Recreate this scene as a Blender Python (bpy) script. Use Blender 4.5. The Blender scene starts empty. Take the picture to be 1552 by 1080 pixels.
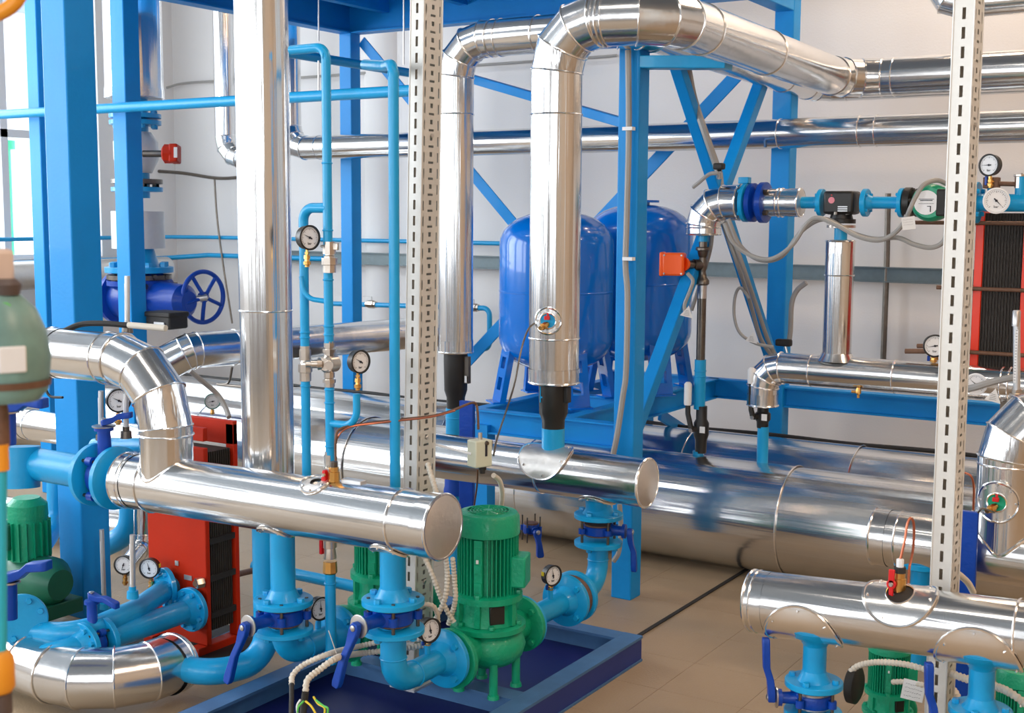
import bpy, math, random
from mathutils import Vector as V, Matrix
random.seed(7)
R = math.radians
SC = bpy.context.scene
COL = SC.collection

# ------------------------------------------------------------------ camera
F_PX, CX, CY = 1910.0, 776.0, 540.0
CAM = V((0, 0, 1.65))
TH, PITCH = R(32.45), R(6.48)
fw = V((-math.sin(TH) * math.cos(PITCH), math.cos(TH) * math.cos(PITCH), -math.sin(PITCH)))
r0 = fw.cross(V((0, 0, 1))).normalized(); u0 = r0.cross(fw).normalized()
CU = (u0 - 0.006 * r0).normalized(); CR = fw.cross(CU).normalized()
cam = bpy.data.cameras.new('camera'); cam.sensor_width = 36; cam.lens = F_PX / 1552 * 36
cam.clip_start = 0.05; cam.clip_end = 200
cam.dof.use_dof = True; cam.dof.focus_distance = 4.6; cam.dof.aperture_fstop = 8.5
co = bpy.data.objects.new('camera', cam); COL.objects.link(co)
co.matrix_world = Matrix(((CR.x, CU.x, -fw.x, CAM.x), (CR.y, CU.y, -fw.y, CAM.y), (CR.z, CU.z, -fw.z, CAM.z), (0, 0, 0, 1)))
SC.camera = co

# ------------------------------------------------------------------ world, daylight, exposure
SC.view_settings.view_transform = 'Standard'; SC.view_settings.look = 'None'
SC.view_settings.gamma = 1.0; SC.view_settings.use_curve_mapping = False
SC.view_settings.exposure = 0.36
W = bpy.data.worlds.new('overcast_sky'); SC.world = W; W.use_nodes = True
bg = W.node_tree.nodes['Background']; bg.inputs[0].default_value = (0.86, 0.93, 1, 1); bg.inputs[1].default_value = 2.6
def area(name, loc, rot, sx, sy, power, col):
    l = bpy.data.lights.new(name, 'AREA'); l.shape = 'RECTANGLE'; l.size = sx; l.size_y = sy
    l.energy = power; l.color = col
    o = bpy.data.objects.new(name, l); COL.objects.link(o); o.location = loc; o.rotation_euler = rot
    return o
# daylight entering through the windows of the left wall and of the wall behind the camera
for k, (y0, y1) in enumerate(((-3.6, -1.2), (-0.6, 1.8), (2.4, 4.8))):
    area('window_daylight', (-8.25, (y0 + y1) / 2, 2.6), (0, R(-90), 0), 2.5, y1 - y0, 105, (0.88, 0.94, 1))
for k, x in enumerate((-6.3, -3.4, -0.5, 2.4)):
    area('window_daylight', (x, -3.9, 2.5), (R(90), 0, 0), 1.5, 2.4, 50, (0.93, 0.96, 1))
# ceiling lights added out of view; the warm ones tint the right side
for x, y, c, p in ((1.6, 1.2, (1, .74, .54), 70), (1.8, 4.6, (1, .72, .50), 55), (-1.6, 1.4, (1, .93, .85), 18), (-5.4, 2.2, (.95, .97, 1), 20), (-1.2, 6.9, (1, .76, .56), 52), (-5.2, 5.6, (.95, .97, 1), 14)):
    area('added_ceiling_light', (x, y, 4.5), (0, 0, 0), 1.5, .22, p, c)

# ------------------------------------------------------------------ photo point -> place in the room
def ray(px, py): return (fw * F_PX + CR * (px - CX) - CU * (py - CY)).normalized()
def PX(px, py, x): d = ray(px, py); return CAM + d * ((x - CAM.x) / d.x)
def PY(px, py, y): d = ray(px, py); return CAM + d * ((y - CAM.y) / d.y)
def PZ(px, py, z): d = ray(px, py); return CAM + d * ((z - CAM.z) / d.z)
def PD(px, py, dep): d = ray(px, py); return CAM + d * (dep / d.dot(fw))
def depth(p): return (p - CAM).dot(fw)

# ------------------------------------------------------------------ materials
MATS = {}
def mat(name, col, metal=0.0, rough=0.5, noise=0.0, nscale=6.0, bump=0.0, bscale=20.0, coat=0.0, emit=None, stretch=None, spec=None):
    m = bpy.data.materials.new(name); m.use_nodes = True; nt = m.node_tree; b = nt.nodes['Principled BSDF']
    b.inputs['Base Color'].default_value = (*col, 1); b.inputs['Metallic'].default_value = metal
    b.inputs['Roughness'].default_value = rough; b.inputs['Coat Weight'].default_value = coat
    if spec is not None: b.inputs['Specular IOR Level'].default_value = spec
    if emit: b.inputs['Emission Color'].default_value = (*col, 1); b.inputs['Emission Strength'].default_value = emit
    tc = nt.nodes.new('ShaderNodeTexCoord')
    def mapped():
        mp = nt.nodes.new('ShaderNodeMapping'); nt.links.new(tc.outputs['Object'], mp.inputs[0])
        if stretch: mp.inputs['Scale'].default_value = stretch
        return mp
    if noise:
        n = nt.nodes.new('ShaderNodeTexNoise'); n.inputs['Scale'].default_value = nscale; n.inputs['Detail'].default_value = 5
        nt.links.new(mapped().outputs[0], n.inputs['Vector'])
        mx = nt.nodes.new('ShaderNodeMix'); mx.data_type = 'RGBA'
        mx.inputs[6].default_value = (*[c * (1 - noise) for c in col], 1); mx.inputs[7].default_value = (*[min(1, c * (1 + noise)) for c in col], 1)
        nt.links.new(n.outputs['Fac'], mx.inputs[0]); nt.links.new(mx.outputs[2], b.inputs['Base Color'])
    if bump:
        n = nt.nodes.new('ShaderNodeTexNoise'); n.inputs['Scale'].default_value = bscale; n.inputs['Detail'].default_value = 3
        nt.links.new(mapped().outputs[0], n.inputs['Vector'])
        bp = nt.nodes.new('ShaderNodeBump'); bp.inputs['Strength'].default_value = bump; bp.inputs['Distance'].default_value = .02
        nt.links.new(n.outputs['Fac'], bp.inputs['Height']); nt.links.new(bp.outputs[0], b.inputs['Normal'])
    MATS[name] = m; return m
alu = mat('aluminium_cladding', (.74, .74, .735), 1, .19, .06, 9, .12, 7)
aluv = mat('aluminium_cladding_upright', (.74, .74, .735), 1, .17, .06, 9, .30, 1.0, stretch=(26, 26, .5))
alux = mat('aluminium_cladding_lying', (.74, .74, .735), 1, .19, .06, 9, .22, 1.0, stretch=(.5, 18, 18))
alu2 = mat('aluminium_bead', (.9, .89, .87), 1, .22)
alud = mat('aluminium_end_plate', (.74, .71, .67), 1, .42, .08, 12, .12, 30)
galv = mat('galvanised_steel', (.62, .63, .64), .75, .42, .10, 30)
galw = mat('zinc_coated_post', (.66, .655, .62), .35, .45, .06, 40)
blue = mat('sky_blue_paint', (.002, .27, .70), 0, .5, .10, 5, .05, 60, coat=.05, spec=.3)
pipeb = mat('pipe_blue_paint', (.004, .33, .66), 0, .36, .10, 7, .06, 50, coat=.12, spec=.4)
deep = mat('tank_blue_enamel', (.0, .16, .62), 0, .2, .05, 3, .03, 4, coat=.4, spec=.35)
cobalt = mat('cobalt_enamel', (.0, .05, .36), 0, .38, .12, 20, .08, 60, coat=.1, spec=.35)
navy = mat('navy_paint', (.008, .03, .20), 0, .5, .15, 8)
steelblue = mat('dusty_blue_channel', (.05, .14, .30), 0, .55, .3, 14)
green = mat('pump_green_paint', (.002, .33, .17), 0, .4, .14, 18, .15, 90, coat=.1, spec=.4)
dkgreen = mat('dark_green_paint', (.004, .13, .07), 0, .45, .15, 18)
red = mat('exchanger_red_paint', (.50, .020, .001), 0, .5, .12, 8, .04, 40, spec=.25)
orange = mat('actuator_orange', (1.0, .12, .005), 0, .4)
amber = mat('amber_paint', (.85, .33, .02), 0, .45)
plate = mat('dark_plate_stack', (.04, .033, .027), .2, .6, .3, 30)
black = mat('black_coating', (.014, .013, .012), 0, .42, .3, 20)
rubber = mat('rubber_black', (.018, .016, .014), 0, .6, .3, 30)
brass = mat('brass', (.72, .40, .12), 1, .3, .15, 40)
nickel = mat('nickel_fitting', (.62, .55, .48), 1, .28, .15, 40)
steel = mat('plain_steel', (.55, .54, .53), 1, .33, .15, 50)
dsteel = mat('dark_steel', (.16, .14, .12), 1, .35, .3, 30)
brown = mat('rusty_steel', (.17, .09, .055), .3, .6, .4, 60)
copper = mat('copper', (.50, .16, .09), .9, .35)
redp = mat('red_plastic', (.62, .008, .012), 0, .35)
white = mat('white_enamel', (.82, .83, .84), 0, .35)
paper = mat('paper', (.80, .80, .79), 0, .8)
ink = mat('ink', (.02, .02, .03), 0, .7)
cream = mat('cream_plastic', (.60, .62, .48), 0, .5)
conduit = mat('cream_conduit', (.62, .57, .48), 0, .55)
grey = mat('grey_cable', (.34, .33, .31), 0, .5)
yell = mat('yellow_wire', (.75, .55, .02), 0, .5)
gwire = mat('green_wire', (.1, .5, .08), 0, .5)
aqua = mat('pale_aqua_casting', (.17, .30, .27), 0, .4, .6, 18)
umber = mat('umber_plastic', (.10, .07, .06), 0, .5)
wallm = mat('wall_plaster', (.78, .765, .75), 0, .75, .03, 2, .06, 90)
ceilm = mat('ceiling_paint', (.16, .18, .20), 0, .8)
darkwall = mat('hall_wall_paint', (.22, .19, .165), 0, .8, .1, 1.5)
beigewall = mat('beige_wall_paint', (.50, .38, .27), 0, .8, .1, 1.5)
floorm = mat('floor_concrete', (.34, .245, .155), 0, .55, .16, 2.2, .12, 120)
tilem = mat('floor_tile', (.36, .262, .165), 0, .45, .14, 3.2, .1, 140)
seal = mat('expansion_joint_filler', (.02, .018, .016), 0, .8)
whitef = mat('window_frame_white', (.8, .82, .85), 0, .4)
gl = bpy.data.materials.new('window_glass'); gl.use_nodes = True
_n = gl.node_tree; _n.nodes.clear(); _o = _n.nodes.new('ShaderNodeOutputMaterial'); _m = _n.nodes.new('ShaderNodeMixShader')
_t = _n.nodes.new('ShaderNodeBsdfTransparent'); _g = _n.nodes.new('ShaderNodeBsdfGlossy'); _g.inputs['Roughness'].default_value = .02
_m.inputs[0].default_value = .06; _n.links.new(_t.outputs[0], _m.inputs[1]); _n.links.new(_g.outputs[0], _m.inputs[2]); _n.links.new(_m.outputs[0], _o.inputs[0])

# ------------------------------------------------------------------ mesh collector
X, Y, Z = V((1, 0, 0)), V((0, 1, 0)), V((0, 0, 1))
def basis(d):
    d = d.normalized(); a = Z if abs(d.z) < .9 else X
    u = d.cross(a).normalized(); return u, d.cross(u).normalized()
class MB:
    def __init__(s): s.v = []; s.f = []
    def ring(s, pts):
        i = len(s.v); s.v += [tuple(p) for p in pts]; return list(range(i, i + len(pts)))
    def skin(s, a, b):
        n = len(a)
        for k in range(n): s.f.append((a[k], a[(k + 1) % n], b[(k + 1) % n], b[k]))
    def cap(s, a, flip=False): s.f.append(tuple(reversed(a)) if flip else tuple(a))
    def circ(s, c, d, r, n, ph=0):
        u, w = basis(d); return s.ring([c + (u * math.cos(ph + 2 * math.pi * k / n) + w * math.sin(ph + 2 * math.pi * k / n)) * r for k in range(n)])
    def tube(s, a, b, r, r2=None, n=20, caps=True):
        a, b = V(a), V(b); d = b - a
        if d.length < 1e-6: return s
        p = s.circ(a, d, r, n); q = s.circ(b, d, r if r2 is None else r2, n); s.skin(p, q)
        if caps: s.cap(p, True); s.cap(q)
        return s
    def lathe(s, c, d, prof, n=28, caps=True, ph=0):      # prof: (offset along d, radius)
        c = V(c); d = V(d).normalized(); last = None
        for h, r in prof:
            q = s.circ(c + d * h, d, max(r, 1e-4), n, ph)
            if last is not None: s.skin(last, q)
            elif caps: s.cap(q, True)
            last = q
        if caps: s.cap(last)
        return s
    def hexa(s, c, d, r, h): return s.lathe(c, d, ((0, r), (h * .85, r), (h, r * .88)), 6)
    def box(s, c, sx, sy, sz, ax=X, ay=Y, az=Z):
        c = V(c); p = []
        for k in (-1, 1):
            for j in (-1, 1):
                for i in (-1, 1): p.append(c + ax * (i * sx / 2) + ay * (j * sy / 2) + az * (k * sz / 2))
        i = s.ring(p)
        for f in ((0, 2, 3, 1), (4, 5, 7, 6), (0, 1, 5, 4), (2, 6, 7, 3), (0, 4, 6, 2), (1, 3, 7, 5)): s.f.append(tuple(i[k] for k in f))
        return s
    def bar(s, a, b, w, h, up=Z):
        a, b = V(a), V(b); d = (b - a).normalized(); sd = d.cross(up).normalized(); u = sd.cross(d).normalized()
        return s.box((a + b) / 2, (b - a).length, w, h, d, sd, u)
    def path(s, pts, r, n=14, caps=True, rfun=None):
        pts = [V(p) for p in pts]; m = len(pts); u = None; last = None
        for i, p in enumerate(pts):
            d = ((pts[min(i + 1, m - 1)] - pts[i]).normalized() + (pts[i] - pts[max(i - 1, 0)]).normalized()).normalized()
            if u is None: u, _ = basis(d)
            u = (u - d * u.dot(d)).normalized(); w = d.cross(u); rr = rfun(i) if rfun else r
            q = s.ring([p + (u * math.cos(2 * math.pi * k / n) + w * math.sin(2 * math.pi * k / n)) * rr for k in range(n)])
            if last is not None: s.skin(last, q)
            elif caps: s.cap(q, True)
            last = q
        if caps: s.cap(last)
        return s
    def prism(s, poly, d):     # poly: list of points, extruded by vector d
        a = s.ring(poly); b = s.ring([V(p) + V(d) for p in poly]); s.skin(a, b); s.cap(a, True); s.cap(b); return s
    def torus(s, c, d, R1, r, n=36, m=8):
        u, w = basis(d); d = d.normalized(); rows = []
        for k in range(n):
            a = 2 * math.pi * k / n; e = u * math.cos(a) + w * math.sin(a)
            rows.append(s.ring([V(c) + e * (R1 + r * math.cos(2 * math.pi * j / m)) + d * (r * math.sin(2 * math.pi * j / m)) for j in range(m)]))
        for k in range(n): s.skin(rows[k], rows[(k + 1) % n])
        return s
def fillet(pts, rad, n=8):
    pts = [V(p) for p in pts]; out = [pts[0]]
    for i in range(1, len(pts) - 1):
        p, a, b = pts[i], (pts[i - 1] - pts[i]), (pts[i + 1] - pts[i])
        r = rad[i - 1] if isinstance(rad, (list, tuple)) else rad
        ang = a.angle(b); t = min(r / math.tan(ang / 2), a.length * .48 if i > 1 else a.length * .98, b.length * .48 if i < len(pts) - 2 else b.length * .98)
        if r <= 0 or ang > 3.1: out.append(p); continue
        rr = t * math.tan(ang / 2); a, b = a.normalized(), b.normalized()
        c = p + (a + b).normalized() * (rr / math.sin(ang / 2)); s0 = p + a * t - c; s1 = p + b * t - c; tot = s0.angle(s1)
        for k in range(n + 1):
            f = k / n; out.append(c + (s0 * math.sin((1 - f) * tot) + s1 * math.sin(f * tot)) / math.sin(tot))
    out.append(pts[-1]); return out
def spline(pts, n=8):
    pts = [V(p) for p in pts]; q = [pts[0] * 2 - pts[1]] + pts + [pts[-1] * 2 - pts[-2]]; out = []
    for i in range(1, len(q) - 2):
        for k in range(n):
            t = k / n; a, b, c, d = q[i - 1], q[i], q[i + 1], q[i + 2]
            out.append(.5 * (2 * b + (c - a) * t + (2 * a - 5 * b + 4 * c - d) * t * t + (3 * b - a - 3 * c + d) * t ** 3))
    out.append(pts[-1]); return out
def link_mesh(name, mb, m, org, smooth=True, bevel=0):
    me = bpy.data.meshes.new(name); me.from_pydata([(p[0] - org.x, p[1] - org.y, p[2] - org.z) for p in mb.v], [], mb.f)
    me.materials.append(m); me.validate(); me.update()
    if smooth: me.shade_smooth(); me.set_sharp_from_angle(angle=R(38))
    o = bpy.data.objects.new(name, me); COL.objects.link(o); o.location = org
    if bevel:
        b = o.modifiers.new('bevel', 'BEVEL'); b.width = bevel; b.segments = 2; b.limit_method = 'ANGLE'
    return o
def tag(o, label=None, cat=None, group=None, kind=None):
    for k, v in (('label', label), ('category', cat), ('group', group), ('kind', kind)):
        if v: o[k] = v
    return o
class T:     # a thing: an Empty at its base that parents its parts
    def __init__(s, name, label, cat, base, group=None):
        s.o = bpy.data.objects.new(name, None); COL.objects.link(s.o); s.o.location = base; s.org = V(base); s.o.empty_display_size = .05
        tag(s.o, label, cat, group, 'thing')
    def p(s, name, mb, m, parent=None, label=None, smooth=True, bevel=0, kind=None):
        o = link_mesh(name, mb, m, s.org, smooth, bevel); o.parent = parent or s.o; o.location = V((0, 0, 0))
        tag(o, label, kind=kind)
        return o
def solo(name, label, cat, mb, m, group=None, kind='thing', smooth=True, bevel=0):
    z = min(p[2] for p in mb.v); n = len(mb.v)
    org = V((sum(p[0] for p in mb.v) / n, sum(p[1] for p in mb.v) / n, z))
    return tag(link_mesh(name, mb, m, org, smooth, bevel), label, cat, group, kind)
def struct(name, mb, m, label=None, parent=None, smooth=False):
    o = link_mesh(name, mb, m, V((0, 0, 0)), smooth); o['kind'] = 'structure'
    if label: o['label'] = label
    if parent: o.parent = parent
    return o

# ------------------------------------------------------------------ builders
def seg_mesh(a, b, na, nb, r, n=40):     # straight tube from a to b whose ends lie in the planes with normals na, nb
    d = (b - a).normalized(); u, w = basis(d); m = MB(); A, B = [], []
    for k in range(n):
        e = (u * math.cos(2 * math.pi * k / n) + w * math.sin(2 * math.pi * k / n)) * r
        A.append(a + e - d * (e.dot(na) / d.dot(na))); B.append(b + e - d * (e.dot(nb) / d.dot(nb)))
    L = 4 if (b - a).length > .3 else 1
    rows = [m.ring([A[k].lerp(B[k], j / L) for k in range(n)]) for j in range(L + 1)]
    for j in range(L): m.skin(rows[j], rows[j + 1])
    return m, B
def clad(name, label, pts, r, bend=.15, gores=3, seams=None, caps=(None, None), cat='pipe', m=None, group=None):
    """pipe in sheet-metal cladding: straight jacket sections, mitred elbow segments and raised seam beads"""
    m0 = m; m = m or alu; pts = [V(p) for p in pts]; base = min(pts, key=lambda q: q.z) - V((0, 0, r))
    t = T(name, label, cat, base, group); seams = seams or {}
    full = [(pts[0], None)]; kinds = []
    cur = pts[0]
    for i in range(1, len(pts)):
        if i < len(pts) - 1:
            arc = fillet([pts[i - 1], pts[i], pts[i + 1]], bend[i - 1] if isinstance(bend, (list, tuple)) else bend, gores)[1:-1]
        else: arc = [pts[i]]
        cuts = sorted(c for c in seams.get(i - 1, ()) if .01 < c < .99)
        a, b = cur, arc[0]
        for c in cuts: full.append((a.lerp(b, c), 0)); kinds.append('jacket_section')
        full.append((b, 0)); kinds.append('jacket_section')
        for q in arc[1:]: full.append((q, 0)); kinds.append('elbow_segment')
        cur = arc[-1]
    P = [f[0] for f in full]
    dirs = [(P[i + 1] - P[i]).normalized() for i in range(len(P) - 1)]
    for i in range(len(P) - 1):
        na = dirs[i] if i == 0 else (dirs[i] + dirs[i - 1]).normalized()
        nb = dirs[i] if i == len(P) - 2 else (dirs[i] + dirs[i + 1]).normalized()
        rr = r * (1.012 if i % 2 else 1.0)
        sm, B = seg_mesh(P[i], P[i + 1], na, nb, rr); dd = dirs[i]; t.p(kinds[i], sm, m0 or (aluv if abs(dd.z) > .95 else alux if abs(dd.x) > .95 and kinds[i] == 'jacket_section' else alu))
        if i < len(P) - 2:
            bd = MB(); B2 = [P[i + 1] + (q - P[i + 1]) * (1.012) for q in B]; bd.path(B2 + [B2[0]], .0035, 6, caps=False); t.p('seam_bead', bd, alu2)
    for e, (c, d) in enumerate(((P[0], -dirs[0]), (P[-1], dirs[-1]))):
        if caps[e]:
            mb = MB().lathe(c - d * .002, d, ((0, r * .985), (.006, r * .985), (.009, r * .9), (.012, .001)), 40); t.p('end_plate', mb, alud)
            t.p('end_rim', MB().torus(c + d * .002, d, r * 1.0, .005, 44, 6), alu2)
            t.p('jacket_collar', MB().lathe(c - d * .05, d, ((0, r * 1.022), (.052, r * 1.022)), 44, caps=False), m)
    return t
def saddle(axis_pt, axis, r, out, R1, hole=0, n=36):
    """sheet-metal collar lying on a pipe: a disc of radius R1 wrapped on radius r, with rim points"""
    axis = axis.normalized(); out = (out - axis * out.dot(axis)).normalized(); side = axis.cross(out)
    def pt(rho, a, dr=0):
        s, c = rho * math.cos(a), rho * math.sin(a); g = min(c / r, 1.45) if c > 0 else max(c / r, -1.45)
        return axis_pt + axis * s + (out * math.cos(g) + side * math.sin(g)) * (r + dr)
    mb = MB(); rows = []
    K = 5
    for j in range(K + 1):
        rho = hole + (R1 - hole) * j / K if hole else max(.0005, R1 * j / K)
        rows.append(mb.ring([pt(rho, 2 * math.pi * k / n, .006) for k in range(n)]))
    for j in range(K): mb.skin(rows[j], rows[j + 1])
    rim = MB().path([pt(R1, 2 * math.pi * k / n, .005) for k in range(n + 1)], .0045, 6, caps=False)
    return mb, rim, pt
def flange(t, c, d, R1, th, bolts=8, m=None, bolt_side=1, pcd=.78, br=None, neck=None, ph=0.0, parent=None):
    """raised disc with hexagon bolts; d is the side the bolt heads stand on"""
    m = m or pipeb; c = V(c); d = V(d).normalized()
    mb = MB().lathe(c - d * th / 2, d, ((0, R1 * .97), (.002, R1), (th - .002, R1), (th, R1 * .97)), 40)
    if neck: mb.lathe(c + d * th / 2, d, ((0, neck * 1.45), (R1 * .12, neck * 1.25), (R1 * .35, neck * 1.02)), 30)
    f = t.p('flange', mb, m, parent)
    u, w = basis(d); br = br or R1 * .125
    for k in range(bolts):
        a = 2 * math.pi * (k + .5) / bolts + ph; e = (u * math.cos(a) + w * math.sin(a)) * R1 * pcd
        b = MB().hexa(c + e + d * th / 2, d, br, br * 1.1); t.p('bolt', b, m, f if parent is None else parent)
    return f
def pipe(name, label, pts, r, bend=.1, m=None, cat='pipe', welds=(), group=None, n=24, rings=True, thing=True):
    pts = [V(p) for p in pts]; t = T(name, label, cat, min(pts, key=lambda q: q.z) - V((0, 0, r)), group)
    t.p('pipe_run', MB().path(fillet(pts, bend, 10), r, n), m or pipeb)
    w = [V(q) for q in welds]
    for q in w:
        best = min(range(len(pts) - 1), key=lambda i: ((pts[i] + pts[i + 1]) / 2 - q).length); d = (pts[best + 1] - pts[best]).normalized()
        t.p('weld_seam', MB().torus(q, d, r, .003, 24, 6), m or pipeb)
    return t
def cable(name, label, pts, r, m, cat='cable', group=None, corr=False, n=8, k=8):
    p = spline(pts, k if not corr else 6)
    if corr:     # corrugated conduit: resample finely, alternate the radius
        L = [0]
        for i in range(1, len(p)): L.append(L[-1] + (p[i] - p[i - 1]).length)
        N = int(L[-1] / .0058) | 1; q = []; j = 0
        for i in range(N + 1):
            s = L[-1] * i / N
            while j < len(L) - 2 and L[j + 1] < s: j += 1
            q.append(p[j].lerp(p[j + 1], (s - L[j]) / max(1e-6, L[j + 1] - L[j])))
        mb = MB().path(q, r, 10, rfun=lambda i: r * (1.04 if i % 2 else .78))
    else: mb = MB().path(p, r, n)
    return solo(name, label, cat, mb, m, group)
def toward_cam(p, phi, tilt=0):
    d = CAM - p; d.z = 0; d.normalize(); a = R(phi)
    return V((d.x * math.cos(a) - d.y * math.sin(a), d.x * math.sin(a) + d.y * math.cos(a), tilt)).normalized()
def gauge(label, c, r, phi, needle=200, stem=.06, handle=None, case=None, yellow=False, stem_m=None, th=None, group='pressure gauges', cock=True, back=False, tilt=0):
    c = V(c); d = toward_cam(c, phi, tilt); case = case or black; stem_m = stem_m or brass; th = th or r * .75
    t = T('pressure_gauge' if not back else 'dial_thermometer', label, 'gauge', c - Z * (r + stem), group)
    t.p('case', MB().lathe(c - d * th, d, ((0, r * .85), (.004, r * .97), (th - .004, r * .99), (th, r * 1.06), (th + .004, r * 1.06), (th + .005, r * .93), (th - .001, r * .9)), 36), case)
    up = (Z - d * Z.dot(d)).normalized(); sd = up.cross(d).normalized()
    dial = t.p('dial', MB().lathe(c - d * .001, d, ((0, r * .9), (.001, r * .9)), 36), white)
    tk = MB()
    for k in range(25):
        a = R(-45 + 270 * k / 24); e = -sd * math.cos(a) + up * math.sin(a); L = .16 if k % 4 == 0 else .08
        tk.bar(c + e * r * (.80 - L) + d * .0012, c + e * r * .80 + d * .0012, r * .028, .0006, d)
    t.p('scale_marks', tk, ink, dial, kind='stuff')
    a = R(needle); e = sd * math.cos(a) + up * math.sin(a)
    nd = MB().prism([c - e * r * .25 + d * .0025 + e.cross(d) * r * .06, c - e * r * .25 + d * .0025 - e.cross(d) * r * .06, c + e * r * .68 + d * .0025], d * .001)
    nd.lathe(c + d * .001, d, ((0, r * .1), (.003, r * .1)), 12); t.p('needle', nd, ink)
    fc = bpy.data.curves.new('unit_text', 'FONT'); fc.body = 'bar'; fc.size = r * .3; fc.align_x = 'CENTER'; fc.extrude = .0003
    fc.materials.append(ink); tmp = bpy.data.objects.new('tmp', fc); me = bpy.data.meshes.new_from_object(tmp); bpy.data.objects.remove(tmp)
    fo = bpy.data.objects.new('unit_text', me); COL.objects.link(fo); fo.parent = t.o
    p = c - up * r * .58 + d * .001 - t.org
    fo.matrix_local = Matrix(((sd.x, up.x, d.x, p.x), (sd.y, up.y, d.y, p.y), (sd.z, up.z, d.z, p.z), (0, 0, 0, 1)))
    if yellow:
        t.p('yellow_sticker', MB().box(c - d * th * .5 - sd * r * .98 * (1 if phi > 0 else -1) + up * r * .25, th * .5, r * .05, r * .4, d, sd, up), yell)
    b = c - d * th * .5
    if stem > 0:
        s = stem; t.p('gauge_stem', MB().lathe(b - Z * (r * .9 + s * .2), -Z, ((-.01, r * .12), (0, r * .12), (0, r * .2), (s * .12, r * .2), (s * .12, r * .13), (s * .2, r * .13)), 6), stem_m)
        if cock:
            t.p('gauge_cock', MB().lathe(b - Z * (r * .9 + s * .38), -Z, ((0, r * .26), (s * .2, r * .28), (s * .22, r * .2), (s * .34, r * .22), (s * .36, r * .32), (s * .52, r * .32), (s * .56, r * .2), (s * .66, r * .2)), 12), stem_m)
        if handle:
            hc = b - Z * (r * .9 + s * .55) + sd * r * .35
            t.p('cock_handle', MB().box(hc - sd * r * .8 + Z * s * .1, r * .25, r * .2, s * .75, sd, d, Z), handle, bevel=.002)
            t.p('cock_spindle', MB().tube(hc - sd * r * .8 - Z * s * .2, hc, r * .07), stem_m)
    return t
def lever_mesh(a, b, out, w0=.022, w1=.03, th=.014, kink=.012):
    """cranked cast lever from hub a to tip b; out = outward normal"""
    d = (b - a); L = d.length; d.normalize(); sd = d.cross(out).normalized(); mb = MB(); last = None
    for f, ww, o in ((-.08, .6, 0), (0, 1, 0), (.12, 1, 0), (.3, .72, .2), (.5, .72, 1), (.7, .85, 1), (.92, 1, 1), (1, .7, 1)):
        c = a + d * (f * L) + out * kink * o; w = w0 * ww / 2 if f < .2 else w1 * ww / 2
        q = mb.ring([c + sd * w + out * th / 2, c - sd * w + out * th / 2, c - sd * w - out * th / 2, c + sd * w - out * th / 2])
        if last: mb.skin(last, q)
        else: mb.cap(q, True)
        last = q
    mb.cap(last); return mb
def butterfly(label, c, axis, neck, lever, Rf, th=.036, neck_len=.15, lever_len=.17, gap=.022, seat=None, group='butterfly valves', disc=True, flip=1, lm=None):
    """wafer butterfly valve between two blue flanges with a ratchet lever"""
    c = V(c); axis = V(axis).normalized(); neck = V(neck).normalized(); lever = V(lever).normalized()
    t = T('butterfly_valve', label, 'valve', c - Z * Rf, group)
    rb = Rf * .66
    b = t.p('valve_body', MB().lathe(c - axis * th / 2, axis, ((0, rb * .96), (.003, rb), (th - .003, rb), (th, rb * .96)), 36), cobalt)
    t.p('rubber_seat', MB().lathe(c - axis * (th / 2 + .006), axis, ((0, rb * .88), (th + .012, rb * .88)), 32), seat or brown)
    side = axis.cross(neck).normalized()
    for s1 in (-1, 1):
        for s2 in (-1, 1):
            e = c + (neck * s1 + side * s2) * Rf * .552
            st = t.p('stud_bolt', MB().tube(e - axis * (th / 2 + .034), e + axis * (th / 2 + .034), Rf * .06, n=10), dsteel)
            t.p('body_lug', MB().lathe(e - axis * th * .3, axis, ((0, Rf * .15), (th * .6, Rf * .15)), 12), cobalt)
    tip = c + neck * neck_len
    t.p('neck', MB().lathe(c + neck * rb * .85, neck, ((0, Rf * .30), (.01, Rf * .22), (neck_len - rb * .85 - .012, Rf * .2), (neck_len - rb * .85 - .012, Rf * .3), (neck_len - rb * .85, Rf * .3)), 18), cobalt)
    if disc: t.p('ratchet_plate', MB().lathe(tip, neck, ((0, Rf * .36), (.004, Rf * .37), (.005, Rf * .34)), 22), dsteel if False else steel, label='toothed zinc ratchet plate')
    hub = tip + neck * .016
    l = t.p('lever', lever_mesh(hub, hub + lever * lever_len, neck, .032, .03, .02), lm or cobalt, bevel=.003)
    t.p('lever_screw', MB().lathe(hub + neck * .008, neck, ((0, .009), (.005, .009), (.007, .004)), 10), steel, l)
    return t
def ballvalve_fit(t, c, d, r, L, m, name='union_fitting', nutr=1.25):
    prof = ((0, r * nutr), (L * .16, r * nutr), (L * .16, r * .95), (L * .26, r * .95), (L * .3, r * 1.3), (L * .62, r * 1.3), (L * .66, r * .95), (L * .78, r * .95), (L * .78, r * nutr * 1.1), (L, r * nutr * 1.1))
    return t.p(name, MB().lathe(c, d, prof, 8), m)
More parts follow.
